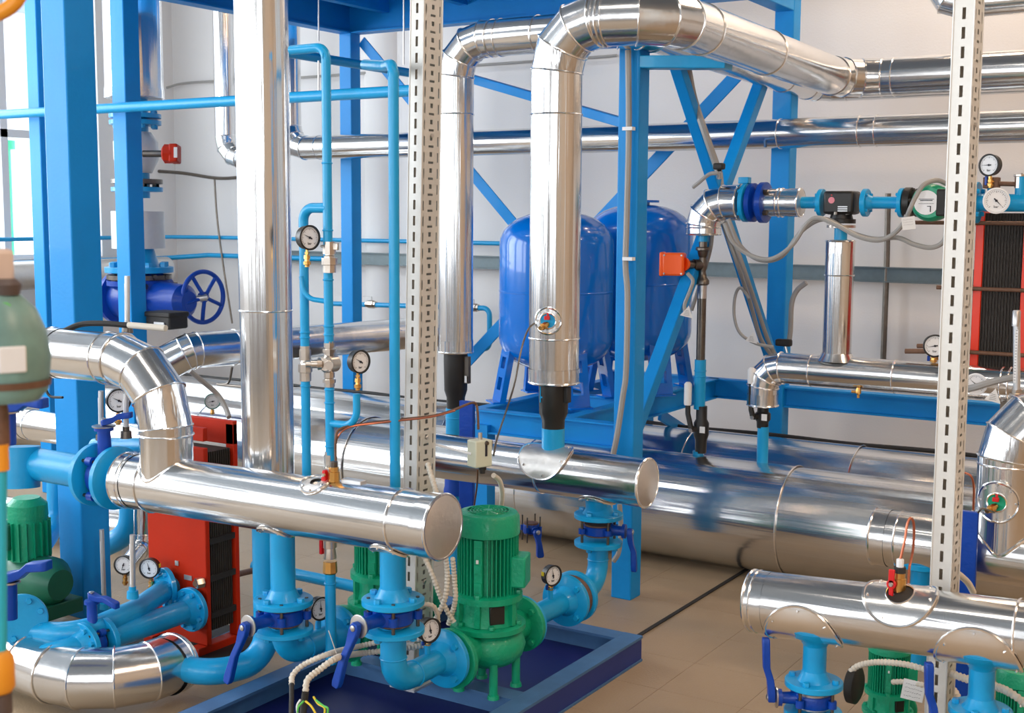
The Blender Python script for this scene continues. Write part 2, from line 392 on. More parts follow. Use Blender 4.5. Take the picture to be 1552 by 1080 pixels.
# ================================================================== THE ROOM
XL, XR, YB, YF, H = -8.35, 4.5, 7.7, -4.3, 4.6
fl = struct('floor', MB().box(((XL + XR) / 2, (YB + YF) / 2, -.1), XR - XL + .4, YB - YF + .4, .2), floorm, 'beige concrete floor under the pipework')
for i in range(16):
    for j in range(12):
        x0, y0 = -2.15 + .31 * (i - 9), 2.0 + .31 * j
        w = .31 - .0016
        tb = MB().box((x0 + .155, y0 + .155, -.0005), w, w, .004)
        o = link_mesh('tile', tb, tilem, V((0, 0, 0)), False); o.parent = fl; o['kind'] = 'structure'
o = link_mesh('expansion_joint', MB().box((-2.15, 4.1, .0045), .018, 3.4, .004), seal, V((0, 0, 0)), False); o.parent = fl; o['kind'] = 'structure'; o['label'] = 'black floor joint'
struct('ceiling', MB().box(((XL + XR) / 2, (YB + YF) / 2, H + .1), XR - XL + .4, YB - YF + .4, .2), ceilm, 'dark ceiling above the frame')  # kept dark for the reflections in the cladding
struct('wall_back', MB().box(((XL + XR) / 2, YB + .1, H / 2), XR - XL + .4, .2, H), wallm, 'pale plastered wall behind the tanks')
struct('wall_right', MB().box((XR + .1, (YB + YF) / 2, H / 2), .2, YB - YF, H), beigewall, 'plain side wall right of the pumps')
def wall_open(name, along, pos, a0, a1, z0, z1, opens, label, wn, th=.2, wm=None):
    mb = MB(); cur = a0
    def bx(u0, u1, w0, w1):
        if u1 - u0 < 1e-4: return
        if along == 'y': mb.box((pos, (u0 + u1) / 2, (w0 + w1) / 2), th, u1 - u0, w1 - w0)
        else: mb.box(((u0 + u1) / 2, pos, (w0 + w1) / 2), u1 - u0, th, w1 - w0)
    bx(a0, a1, 0, z0); bx(a0, a1, z1, H)
    for (u0, u1) in opens: bx(cur, u0, z0, z1); cur = u1
    bx(cur, a1, z0, z1)
    w = struct(name, mb, wm or wallm, label)
    for k, (u0, u1) in enumerate(opens):
        fr = MB(); P = (lambda u, z: V((pos, u, z))) if along == 'y' else (lambda u, z: V((u, pos, z))); n = X if along == 'y' else Y
        for a, b in ((P(u0, z0), P(u1, z0)), (P(u0, z1), P(u1, z1)), (P(u0, z0), P(u0, z1)), (P(u1, z0), P(u1, z1)), (P((u0 + u1) / 2, z0), P((u0 + u1) / 2, z1)), (P(u0, z0 + .95), P(u1, z0 + .95))):
            fr.bar(a, b, .06, .06, n)
        f = struct('window_%d' % (wn + k), fr, whitef)
        for s in (0, 1):
            ua, ub = (u0, (u0 + u1) / 2) if s == 0 else ((u0 + u1) / 2, u1)
            for (w0, w1) in ((z0 + .03, z0 + .92), (z0 + .98, z1 - .03)):
                g = MB(); c = P((ua + ub) / 2, (w0 + w1) / 2)
                (g.box(c, .006, ub - ua - .06, w1 - w0) if along == 'y' else g.box(c, ub - ua - .06, .006, w1 - w0))
                o = link_mesh('pane', g, gl, V((0, 0, 0)), False); o.parent = f; o['kind'] = 'structure'
    return w
wall_open('wall_left', 'y', XL - .1, YF, YB, 1.28, 4.0, [(-3.6, -1.2), (-.6, 1.8), (2.4, 4.8), (5.25, 6.9)], 'window wall beyond the blue columns', 1)
wall_open('wall_front', 'x', YF - .1, XL, XR, 1.2, 3.7, [(-7.1, -5.5), (-4.2, -2.6), (-1.3, .3), (1.6, 3.2)], 'wall with windows facing the tanks', 5, wm=darkwall)
struct('trim_1', MB().lathe((PY(578, 300, 7.7)).xy.to_3d() + Y * .12, Z, ((0, .2), (3.9, .2)), 30), wallm, 'round white pilaster behind the blue column', smooth=True)
# seen through the window: a pale building and a green downpipe
bt = T('distant_building', 'pale grey building with dark window band seen through the left window', 'building', V((-24, 12, 0)))
bt.p('facade', MB().box((-26, 14, 5.0), 4, 24, 6), mat('pale_facade', (.55, .56, .6), 0, .8))
bt.p('roof_edge', MB().box((-23.8, 14, 8.1), .6, 24, .25), whitef)
for k in range(5): bt.p('window', MB().box((-23.97, 8 + 2.4 * k, 6.4), .08, 1.3, 1.0), mat('dull_pane', (.25, .3, .38), 0, .3) if k == 0 else MATS['dull_pane'])
g = PX(2, 290, -9.2)
solo('green_downpipe', 'bright green pipe standing outside the left window', 'pipe', MB().tube(V((g.x, g.y, .6)), V((g.x, g.y, 2.15)), .085).tube(V((g.x, g.y, 2.15)), V((g.x, g.y, 2.22)), .12), mat('bright_green_paint', (.02, .7, .35), 0, .5))

# ================================================================== BLUE STEEL FRAME
def column(px, py, Yp, w, z0, z1, label, m=blue, base=False):
    p = PY(px, py, Yp); t = T('steel_column', label, 'column', V((p.x, p.y, z0)), 'blue columns of the steel frame')
    t.p('shaft', MB().box((p.x, p.y, (z0 + z1) / 2), w, w, z1 - z0), m, smooth=False, bevel=.006)
    if base or z0 > .3: t.p('base_plate', MB().box((p.x, p.y, z0 + .008), w * 1.7 if z0 < .3 else w * 1.1, w * 1.7 if z0 < .3 else w * 1.1, .012), m, smooth=False)
    return p
c5b = PZ(130, 927, 0)
pc1 = column(955, 500, 4.76, .096, 0, 2.72, 'blue box column in front of the big floor pipes with a grey cable down it')
pc2 = column(1186, 300, 6.65, .108, 0, 3.05, 'blue column against the wall where the two braces meet the back')
pc3 = column(532, 300, 6.65, .10, 0, 2.83, 'slim blue column behind the pressure gauges')
pc4 = column(196, 300, 4.76, .108, 0, 3.3, 'blue column in front of the cobalt gate valve')
p5 = V((c5b.x, c5b.y, 0)); pc5 = column(118, 500, p5.y, .142, 0, 3.4, 'widest blue column, second from the window')
p6 = PD(67, 300, 7.25); pc6 = column(67, 300, p6.y, .10, 0, 3.4, 'blue column nearest the bright window')
def beam(a, b, w, h, label, name='steel_beam', m=blue, chan=False):
    a, b = V(a), V(b); t = T(name, label, 'beam', min(a, b, key=lambda q: q.z) - Z * h / 2, 'beams and braces of the blue frame')
    d = (b - a).normalized(); sd = d.cross(Z).normalized(); u = sd.cross(d)
    if chan:
        t.p('web', MB().bar(a, b, .008, h), m, smooth=False)
        t.p('upper_flange', MB().bar(a + u * h / 2, b + u * h / 2, w, .01), m, smooth=False)
        t.p('lower_flange', MB().bar(a - u * h / 2, b - u * h / 2, w, .01), m, smooth=False)
    else: t.p('bar', MB().bar(a, b, w, h), m, smooth=False, bevel=.004)
    return t
zt = 2.93
C1, C2, C3, C4 = [V((p.x, p.y, 0)) for p in (pc1, pc2, pc3, pc4)]
beam(C4 + Z * zt, C3 + Z * zt, .1, .2, 'deep blue beam running back over the corner pipes', chan=True)
beam(C3 + Z * zt, C2 + Z * zt, .1, .2, 'blue beam high along the wall between the two rear columns', chan=True)
beam(C1 + Z * 2.85, C2 + Z * 2.85, .1, .24, 'blue beam at the very top above the braced bay')
beam(C4 + Z * zt, C1 + Z * zt, .1, .2, 'front blue beam carrying the upper deck', chan=True)
dm = MB().box(((C4.x + C1.x) / 2, (C1.y + C2.y) / 2, 3.06), C1.x - C4.x + .2, C2.y - C1.y + .2, .03)
dk = T('steel_deck', 'blue steel deck seen from below above the hanging pipes', 'platform', V((-4, 5.7, 3.0)))
dk.p('deck_plate', dm, blue, smooth=False)
for k in range(5):
    x = C4.x + (C1.x - C4.x) * (k + .5) / 5
    dk.p('joist', MB().bar((x, C1.y, 2.99), (x, C2.y, 2.99), .06, .1), blue, smooth=False)
# bracket and braces at the right bay (plane of the two right columns)
br = PY(1108, 96, 4.80)
beam(C1 + V((.04, .0, 2.27)), V((br.x, C1.y + .02, 2.25)), .09, .05, 'light blue bracket arm under the cladded pipes', m=pipeb)
def brace(a, b, w, label): beam(a, b, w, .012 if w < .07 else .05, label, 'brace_bar')
xp = (C1.x + C2.x) / 2
def on(px, py): return PX(px, py, xp + .0)
beam(on(1020, 80), on(1172, 552), .055, .055, 'blue brace falling from the bracket to the rear column foot', 'brace_bar')
beam(on(1154, 125), on(938, 712), .06, .06, 'blue brace rising from the front column foot to the rear column top', 'brace_bar')
beam(PY(548, 62, 6.68), PY(828, 398, 6.68), .012, .07, 'blue diagonal brace disappearing behind the left tank', 'brace_bar')
beam(PY(1158, 70, 6.68), PY(700, 556, 6.68), .012, .08, 'blue diagonal brace rising rightwards behind the two tanks', 'brace_bar')
beam(PY(700, 115, 6.3), PY(952, 188, 5.9), .05, .05, 'thin blue tie bar sloping down to the front column', 'brace_bar')
beam(PY(1000, 628, 6.0), PY(1042, 655, 6.5), .02, .06, 'short blue knee brace under the tank platform', 'brace_bar')
rb = PY(1330, 612, 6.66); zb = rb.z
beam(V((C2.x + .05, 6.66, zb)), V((PY(1700, 640, 6.66).x, 6.66, zb)), .08, .105, 'blue channel beam under the right cladded pipe run', chan=True)
# tank platform
ZP = .73
pf = T('tank_platform', 'blue channel platform carrying the two round tanks', 'platform', V((-3, 5.6, .5)))
xl = PY(722, 640, 4.9).x
for nm, a, b in (('front_beam', (xl, 4.9, ZP - .055), (C1.x - .03, 4.9, ZP - .055)), ('back_beam', (xl, 6.6, ZP - .055), (C2.x - .05, 6.6, ZP - .055)), ('side_beam', (xl, 4.93, ZP - .055), (xl, 6.6, ZP - .055)), ('side_beam', (-2.83, 4.93, ZP - .055), (-2.83, 6.6, ZP - .055)), ('middle_beam', (xl + .03, 5.6, ZP - .055), (-2.86, 5.6, ZP - .055))):
    a, b = V(a), V(b); mb = MB().bar(a, b, .008, .10).bar(a + Z * .051, b + Z * .051, .06, .008).bar(a - Z * .051, b - Z * .051, .06, .008)
    pf.p(nm, mb, blue, smooth=False)
for x, y in ((xl + .05, 4.9), (xl + .05, 6.6)): pf.p('leg', MB().box((x, y, .33), .07, .07, .66), blue, smooth=False)

# ================================================================== TANKS
def tank(px, Yp, r, top, label, zfoot=ZP, py=450):
    c = PY(px, py, Yp); c.z = 0; t = T('pressure_tank', label, 'tank', V((c.x, c.y, zfoot)), 'blue pressure tanks')
    zb, zt_ = zfoot + .15, top; k = .16
    prof = [(zb + k * (1 - math.cos(a)), r * math.sin(a) ** .8) for a in [R(x) for x in (2, 12, 24, 38, 52, 66, 80, 90)]]
    prof += [((zb + zt_) / 2 - .004, r), ((zb + zt_) / 2 - .002, r * 1.006), ((zb + zt_) / 2 + .004, r * 1.006), ((zb + zt_) / 2 + .006, r)]
    prof += [(zt_ - k * (1 - math.cos(a)), r * math.sin(a) ** .8) for a in [R(x) for x in (90, 80, 66, 52, 38, 24, 12, 2)]]
    t.p('vessel', MB().lathe(c, Z, prof, 56), deep)
    t.p('top_flange', MB().lathe(c + Z * (zt_ - .01), Z, ((0, .05), (.02, .05), (.02, .1), (.032, .1), (.034, .02)), 24), deep)
    t.p('top_nipple', MB().tube(c + Z * (zt_ + .02), c + Z * (zt_ + .14), .018, n=12), dsteel)
    for a in (R(225), R(315), R(100), R(180)) if False else (R(232), R(322), R(142), R(52)):
        e = V((math.cos(a), math.sin(a), 0)); sd = e.cross(Z)
        p1, p0 = c + e * r * .86 + Z * (zb + .13), c + e * r * 1.05 + Z * (zfoot + .004)
        lg = MB()
        for (f0, f1, w0, w1) in ((0, .22, 1, 1), (.22, .42, .32, .32), (.42, .58, 1, 1), (.58, .8, .32, .32), (.8, 1, 1, 1)):
            a0, a1 = p1.lerp(p0, f0), p1.lerp(p0, f1)
            if w0 < 1:
                for s in (-1, 1): lg.bar(a0 + sd * s * .042, a1 + sd * s * .042, .03, .03, e)
            else: lg.bar(a0, a1, .115, .03, e)
        lg.box(p0, .1, .115, .008, e, sd, Z)
        t.p('leg', lg, deep, smooth=False)
    return t
tank(843, 5.36, .282, 1.66, 'left blue pressure tank on perforated legs, half hidden by the cladded riser')
tank(968, 5.98, .280, 1.70, 'right blue pressure tank on perforated legs, behind the blue column')

# ================================================================== BIG FLOOR PIPES
y1 = 5.42; r1 = .245
def xr(px, Yp, z): # point on the line (y=Yp, z=z) at picture column px
    a = PY(px, 500, Yp); return V((a.x, Yp, z))
def xs(Yp, x0, x1, pxs): return [(xr(p, Yp, 0).x - x0) / (x1 - x0) for p in pxs]
L0, L1 = -7.9, 1.2
clad('floor_main_pipe', 'largest aluminium-clad pipe lying along the floor in front', [V((L0, y1, .27)), V((L1, y1, .27))], r1, seams={0: xs(y1, L0, L1, (330, 560, 820, 1213, 1500))}, group='big cladded floor pipes')
clad('floor_main_pipe', 'large aluminium-clad pipe behind the front one, topped by a black cable', [V((L0, 6.12, .27)), V((L1, 6.12, .27))], r1 * .98, seams={0: xs(6.12, L0, L1, (450, 700, 1060, 1312, 1460))}, group='big cladded floor pipes')
cable('black_cable', 'thick black cable lying along the rear floor pipe by the wall', [V((x, 6.3 + .01 * math.sin(x * 3), .49 + .004 * math.sin(x * 7))) for x in [L0 + 1 + .45 * k for k in range(18)]], .012, rubber)

# ================================================================== WALL SERVICES
ty = 7.6
tz = PY(1090, 408, ty).z
ctr = T('cable_tray', 'grey galvanised cable tray running along the back wall', 'cable tray', V((-3, ty, tz - .06)))
trm = mat('tray_grey', (.16, .20, .21), .5, .45, .15, 30)
ctr.p('tray_side', MB().box(((PY(420, 400, ty).x + 2.0) / 2, ty, tz), 2.0 - PY(420, 400, ty).x, .03, .085), trm, smooth=False)
for s in (-1, 1): ctr.p('tray_lip', MB().box(((PY(420, 400, ty).x + 2.0) / 2, ty - .025, tz + s * .043), 2.0 - PY(420, 400, ty).x, .05, .006), trm, smooth=False)
yw = 7.58
for (py, lab) in ((359, 'upper thin blue pipe along the back and window wall'), (386, 'lower thin blue pipe along the window wall')):
    a = PY(300, py, yw); x1 = PY(765, 360, yw).x if py == 359 else PY(490, 386, yw).x
    t = pipe('wall_pipe', lab, [V((-8.2, 3.6, a.z - (.03 if py == 386 else 0))), V((-8.2, 7.4, a.z - (.03 if py == 386 else 0))), V((-7.85, yw, a.z)), V((x1, yw, a.z))], .016 if py == 359 else .02, .1, pipeb, group='thin blue wall pipes')
a = PY(700, 465, 7.4)
pipe('wall_pipe', 'thin blue pipe with small valves crossing behind the gauges', [PY(505, 460, 7.2), PY(742, 467, 7.2), PY(742, 528, 7.2), PY(700, 530, 7.2)], .018, .05, pipeb, group='thin blue wall pipes')
for px, py in ((563, 461), (718, 466)):
    c = PY(px, py, 7.2); t = T('ball_valve', 'small steel ball valve with a thin lever on the wall pipe' + (' by the blue column' if px < 600 else ' beside the left tank'), 'valve', c - Z * .03)
    t.p('body', MB().lathe(c - X * .045, X, ((0, .024), (.02, .024), (.02, .03), (.07, .03), (.07, .024), (.09, .024)), 8), nickel)
    t.p('lever', MB().bar(c + Z * .03, c + Z * .055, .008, .008, X).bar(c + Z * .055 - X * .075, c + Z * .055, .012, .005), steel, smooth=False)
solo('wall_rod', 'thin dark vertical pipe clipped to the wall right of the cladded riser', 'pipe', MB().path([PY(1346, 293, 7.6), PY(1344, 400, 7.6), PY(1338, 560, 7.6)], .018, 8), dsteel)
# pale streaks of loose cable along the wall
cable('wall_cable', 'slack dark cable tied across the corner below the red actuator', [PY(155, 245, 7.5), PY(185, 252, 7.5), PY(222, 258, 7.5), PY(275, 262, 7.55), PY(330, 270, 7.55), PY(372, 268, 7.5)], .014, dsteel, group='dark wall cables')
cable('wall_cable', 'thin dark cable hanging down the white wall by the handwheel', [PY(325, 270, 7.55), PY(329, 330, 7.55), PY(338, 400, 7.55), PY(352, 490, 7.55)], .008, dsteel, group='dark wall cables')
cable('wall_cable', 'faint grey cable high across the corner of the white walls', [PX(252, 133, -8.3), PY(290, 125, 7.66), PY(430, 119, 7.66), PY(560, 110, 7.66), PY(720, 99, 7.66), PY(900, 87, 7.66), PY(935, 84, 7.66)], .010, grey, group='dark wall cables')

# ================================================================== LONG WALL PIPE + THE RISERS IN THE CORNER
yw = 6.46
zz = PY(1500, 193, yw).z
clad('cladded_wall_pipe', 'long aluminium-clad pipe crossing the whole back wall at mid height', [V((PY(438, 100, yw).x, yw, 3.1)), V((PY(438, 100, yw).x, yw, zz)), V((1.2, yw, zz))], .077, .14, 3, {1: xs(yw, PY(438, 100, yw).x, 1.2, (465, 620, 1155, 1275, 1300))})
pa = PY(340, 100, 6.9); pe = PY(343, 214, 6.9)
clad('cladded_riser', 'aluminium-clad riser in the white corner ending in an elbow', [V((pa.x, 6.9, 3.4)), V((pa.x, 6.9, pe.z - .12)), V((pa.x + .55, 6.9, pe.z - .14))], .078, .16, 3)
clad('cladded_wall_pipe', 'aluminium-clad pipe leaving the picture at the top right corner', [PY(1425, -30, 6.5), PY(1432, 8, 6.5), PY(1800, -25, 6.5)], .07, .1, 2)
pq = PX(28, 418, -8.05)
clad('cladded_wall_pipe', 'dull clad pipe below the window behind the first column', [V((-8.05, 4.4, pq.z)), V((-8.05, 7.3, pq.z))], .105, seams={0: (.4, .7)}, m=alud)

# ================================================================== UPPER CLADDED PIPES
yB = 4.02; xe = PY(1000, 25, yB).x
ze = PY(1000, 22, yB).z; ye = 6.38
pv = PY(842, 300, yB)
vb = PY(842, 578, yB).z; vs = PY(842, 502, yB).z
run = [V((pv.x, yB, vb)), V((pv.x, yB, ze)), V((xe, yB, ze)), V((xe - .12, ye, ze)), V((1.3, ye, ze))]
v1 = clad('cladded_riser', 'large aluminium-clad riser right of the perforated post, with a round valve window', run, .093, [.17, .19, .19], 3,
     {0: [(vs - vb) / (ze - vb), (PY(842, 112, yB).z - vb) / (ze - vb)], 1: [.35, .8], 2: [.1, .48], 3: xs(ye, xe, 1.3, (1318, 1700))}, caps=(1, None))
yA = 4.6; pv2 = PY(691, 300, yA); xe2 = PY(962, 80, yA).x; ze2 = PY(820, 50, yA).z - .005
v2b = PY(691, 532, yA).z
clad('cladded_riser', 'slimmer aluminium-clad riser right beside the perforated post', [V((pv2.x, yA, v2b)), V((pv2.x, yA, ze2)), V((xe2, yA, ze2)), V((xe2 - .1, 7.05, ze2 - .03)), V((1.3, 7.05, ze2 - .03))], .077, [.15, .17, .17], 3,
     {0: [(PY(691, 128, yA).z - v2b) / (ze2 - v2b)], 1: [.08, .16, .5], 2: [.3, .8]}, caps=(1, None))

# ---- welded valves under the risers
def weld_valve(label, c, top, bot, r, m=black, lever=None, pm=pipeb, pr=None, cover=None):
    """black insulated welded ball valve: swollen body, painted pipe stubs above and below"""
    t = T('welded_ball_valve', label, 'valve', V((c.x, c.y, bot)), 'black welded ball valves'); L = top - bot
    t.p('body', MB().lathe(V((c.x, c.y, bot)), Z, ((0, r * .78), (L * .2, r * .8), (L * .32, r * 1.0), (L * .8, r * 1.04), (L, r * 1.04)), 28), m)
    return t
bt_ = PY(836, 652, yB).z; tp_ = PY(840, 576, yB).z
t = weld_valve('black welded ball valve below the large riser, dropping into the rear header', V((pv.x, yB, 0)), tp_ + .02, bt_, .054)
t.p('side_boss', MB().box(V((pv.x + .058, yB, tp_ - .05)), .02, .03, .06), black, bevel=.003)
t.p('blue_paint_run', MB().box(V((pv.x - .028, yB - .0495, tp_ - .05)), .004, .003, .06).box(V((pv.x - .022, yB - .0505, tp_ - .06)), .012, .003, .006), pipeb, label='blue paint drip')
zB = PY(960, 729, yB).z; xB = PY(980, 729, yB).x; rB = .088
pipe('pipe_stub', 'bright blue stub between the black valve and the rear header', [V((pv.x, yB, bt_ + .01)), V((pv.x, yB, zB))], .043, 0, pipeb, group='blue pipe stubs')
t = weld_valve('black welded ball valve beside the perforated post below the slim riser', V((pv2.x, yA, 0)), v2b + .01, PY(690, 620, yA).z, .052)
t.p('gear_lever', MB().bar((pv2.x + .06, yA, v2b - .02), (pv2.x + .06, yA, v2b - .14), .02, .03, X), dsteel)
t.p('paper_label', MB().box((pv2.x + .066, yA - .017, v2b - .12), .01, .004, .03), paper)
pipe('pipe_stub', 'thick teal pipe behind the perforated post under the slim riser', [V((pv2.x, yA, PY(690, 618, yA).z)), V((pv2.x, yA, PY(690, 704, yA).z))], .045, 0, pipeb, welds=[V((pv2.x, yA, PY(690, 632, yA).z))], group='blue pipe stubs')
cv = T('check_valve', 'cobalt valve below the thick teal pipe behind the post', 'valve', V((pv2.x, yA, PY(690, 760, yA).z)))
cz = PY(690, 702, yA).z
cv.p('body', MB().lathe(V((pv2.x, yA, cz)), -Z, ((0, .055), (.02, .055), (.022, .04), (.07, .05), (.1, .05), (.12, .055), (.14, .055)), 24), cobalt)
pipe('pipe_stub', 'blue pipe from the cobalt check valve down to the floor', [V((pv2.x, yA, cz - .13)), V((pv2.x, yA, .02))], .04, 0, pipeb, group='blue pipe stubs')

# ================================================================== REAR HEADER (B)
xB0 = PY(641, 690, yB).x
B = clad('cladded_header', 'rear aluminium-clad header ending in a beige plate beside the blue column', [V((xB, yB, zB)), V((xB0, yB, zB))], rB, seams={0: [(xB - PY(826, 700, yB).x) / (xB - xB0)]}, caps=(1, 1), group='cladded headers')
def collar(name, label, px, py, Yp, z, r, out, R1, hole=0, m=alud):
    a = V((PY(px, py, Yp).x, Yp, z)); mb, rim, pt = saddle(a, X, r, out, R1, hole)
    t = T(name, label, 'collar', a + out * r); t.p('plate', mb, m); t.p('rim', rim, alu2)
    for k in range(6): q = pt(R1 * .86, R(60 * k + 20), .007); t.p('rivet', MB().lathe(q, (q - a).normalized(), ((0, .005), (.003, .003)), 8), alu2)
    return t, pt
collar('pipe_collar', 'rounded sheet collar where the black valve enters the rear header', 836, 680, yB, zB, rB, V((0, -.55, .83)), .105)
collar('pipe_collar', 'sheet collar under the rear header around the blue outlet', 905, 760, yB, zB, rB, V((0, .1, -1)), .07)

# ================================================================== FRONT HEADER (A) AND ITS BRANCHES
yH = 2.83
pA = PY(670, 798, yH); pA0 = PY(196, 727, yH); zA = (pA.z * .7 + pA0.z * .3); rA = .092
pA = V((pA.x, yH, pA.z)); pA0 = V((pA0.x, yH, pA0.z))
def onA(px): # point on the header axis at picture column px
    x = PY(px, 750, yH).x; f = (x - pA0.x) / (pA.x - pA0.x); return pA0.lerp(pA, f)
def fA(px): return (onA(px) - pA).length / (pA0 - pA).length
clad('cladded_header', 'front aluminium-clad header with a round grey end plate, bottom centre', [pA, pA0], rA, seams={0: [fA(612), fA(236), fA(207)]}, caps=(1, 1), group='cladded headers')
t, pt = collar('pipe_collar', 'small oval window plate around the red-handled valve on the front header', 490, 740, yH, onA(490).z, rA, V((0, -.35, .94)), .046, .017)
collar('pipe_collar', 'sheet collar under the front header around the nearer blue riser', 597, 830, yH, onA(597).z, rA, V((0, -.2, -.98)), .058)
collar('pipe_collar', 'torn sheet collar under the front header around the left blue riser', 425, 800, yH, onA(425).z, rA, V((0, -.2, -.98)), .058)
# tall vertical clad pipe standing on the header
q = onA(407); yV = yH + .2; q = V((PY(407, 700, yV).x, yV, .70)); clad('cladded_riser', 'tall bright aluminium-clad riser rising from behind the front header', [V((q.x, yV, q.z)), V((PY(395, 0, yV).x, yV, 3.0))], .0845, seams={0: [(PY(405, 470, yV).z - q.z) / (3 - q.z)]})
# swan-neck pipe joining the header at its left end
q = onA(254); zE = PY(150, 541, yH).z
clad('swan_neck_pipe', 'aluminium-clad pipe elbow bending down onto the left end of the front header', [V((PY(80, 540, yH).x, yH, zE)), V((q.x, yH, zE)), V((q.x, yH, q.z + .0))], .086, .21, 3, {0: [.83], 1: [.12]}, caps=(1, None))
mb, rim, pt = saddle(V((q.x, yH, q.z)), X, rA, V((0, -.6, .8)), .098, 0)
solo('saddle_plate', 'curved saddle plate between the swan neck and the front header', 'collar', MB().path([V((q.x, yH, q.z)) + V((.088 * math.cos(a), -.088 * math.sin(a), math.sqrt(max(0, rA ** 2 - (.088 * math.sin(a)) ** 2)))) for a in [2 * math.pi * k / 36 for k in range(37)]], .005, 6), alu2)
# cluster at the far left end of the swan neck
c = PY(70, 535, yH + .02)
t = T('black_pipe_clamp', 'black clamp with steel bolts on the left end of the swan neck', 'clamp', c - Z * .08)
t.p('clamp_ring', MB().lathe(c, X, ((-.02, .06), (-.02, .083), (.03, .083), (.03, .06)), 24), black)
t.p('clamp_bolt', MB().tube(c + V((-.01, -.05, .075)), c + V((.06, -.05, .085)), .008), steel); t.p('clamp_nut', MB().hexa(c + V((0, -.085, .0)), X, .014, .05), nickel)
cable('black_cable', 'black cable and cream sleeve lying on top of the swan neck', [c + V((.12, -.02, .085)), c + V((.17, .02, .11)), c + V((.26, .05, .115)), c + V((.34, .08, .11))], .01, rubber)
cable('black_cable', 'thin black cable looped below the pipe clamp', [PY(68, 560, 3.1), PY(69, 585, 3.1), PY(76, 600, 3.1), PY(95, 602, 3.1)], .005, rubber)
solo('cream_sleeve', 'short cream cable sleeve above the swan neck', 'sleeve', MB().tube(c + V((.34, .08, .112)), c + V((.5, .1, .108)), .011), conduit)

# ================================================================== BLUE RISERS, ELBOWS, PUMPS UNDER HEADER A
xpmp = -2.21
zax = .275
def riser(px, xx, label_r, glabel, vlabel, n):
    top = onA(px); x = top.x
    fr = .092
    zt1 = PY(px, 915, yH).z; zt2 = PY(px, 948, yH).z
    t = pipe('riser_pipe', label_r + ' between header and valve', [V((x, yH, top.z - .05)), V((x, yH, zt1 + .004))], .0385, 0, pipeb, group='blue risers')
    flange(t, (x, yH, zt1 + .010), Z, fr, .018, 4, neck=.0385, ph=R(45))
    t2 = pipe('riser_pipe', label_r + ' below the valve, bending to the pump', [V((x, yH, zt2)), V((x, yH, zax)), V((x, 3.09, zax))], .0385, .075, pipeb, welds=[V((x, yH, zax + .08)), V((x, 2.93, zax))], group='blue risers')
    flange(t2, (x, yH, zt2 - .010), -Z, fr, .016, 4, neck=None, ph=R(45))
    flange(t2, (x, 3.085, zax), -Y, .092, .018, 4, neck=.0385, ph=R(0))
    butterfly(vlabel, (x, yH, (zt1 + zt2) / 2 + .001), Z, V((-.12, -1, 0)), V((-.28, -.06, -.96)), fr, th=(zt1 - zt2) * .62, neck_len=.135, lever_len=.185, seat=brown)
    gc = PY(px + 51, 957 if n == 1 else 925, yH + .12)
    return x
x1 = riser(595, 0, 'bright blue pipe of the nearer pump', '', 'cobalt butterfly valve below the front header nearest the end plate, lever down', 1)
x2 = riser(427, 0, 'bright blue pipe of the left pump', '', 'cobalt butterfly valve below the front header left of the brass drain, lever down', 2)

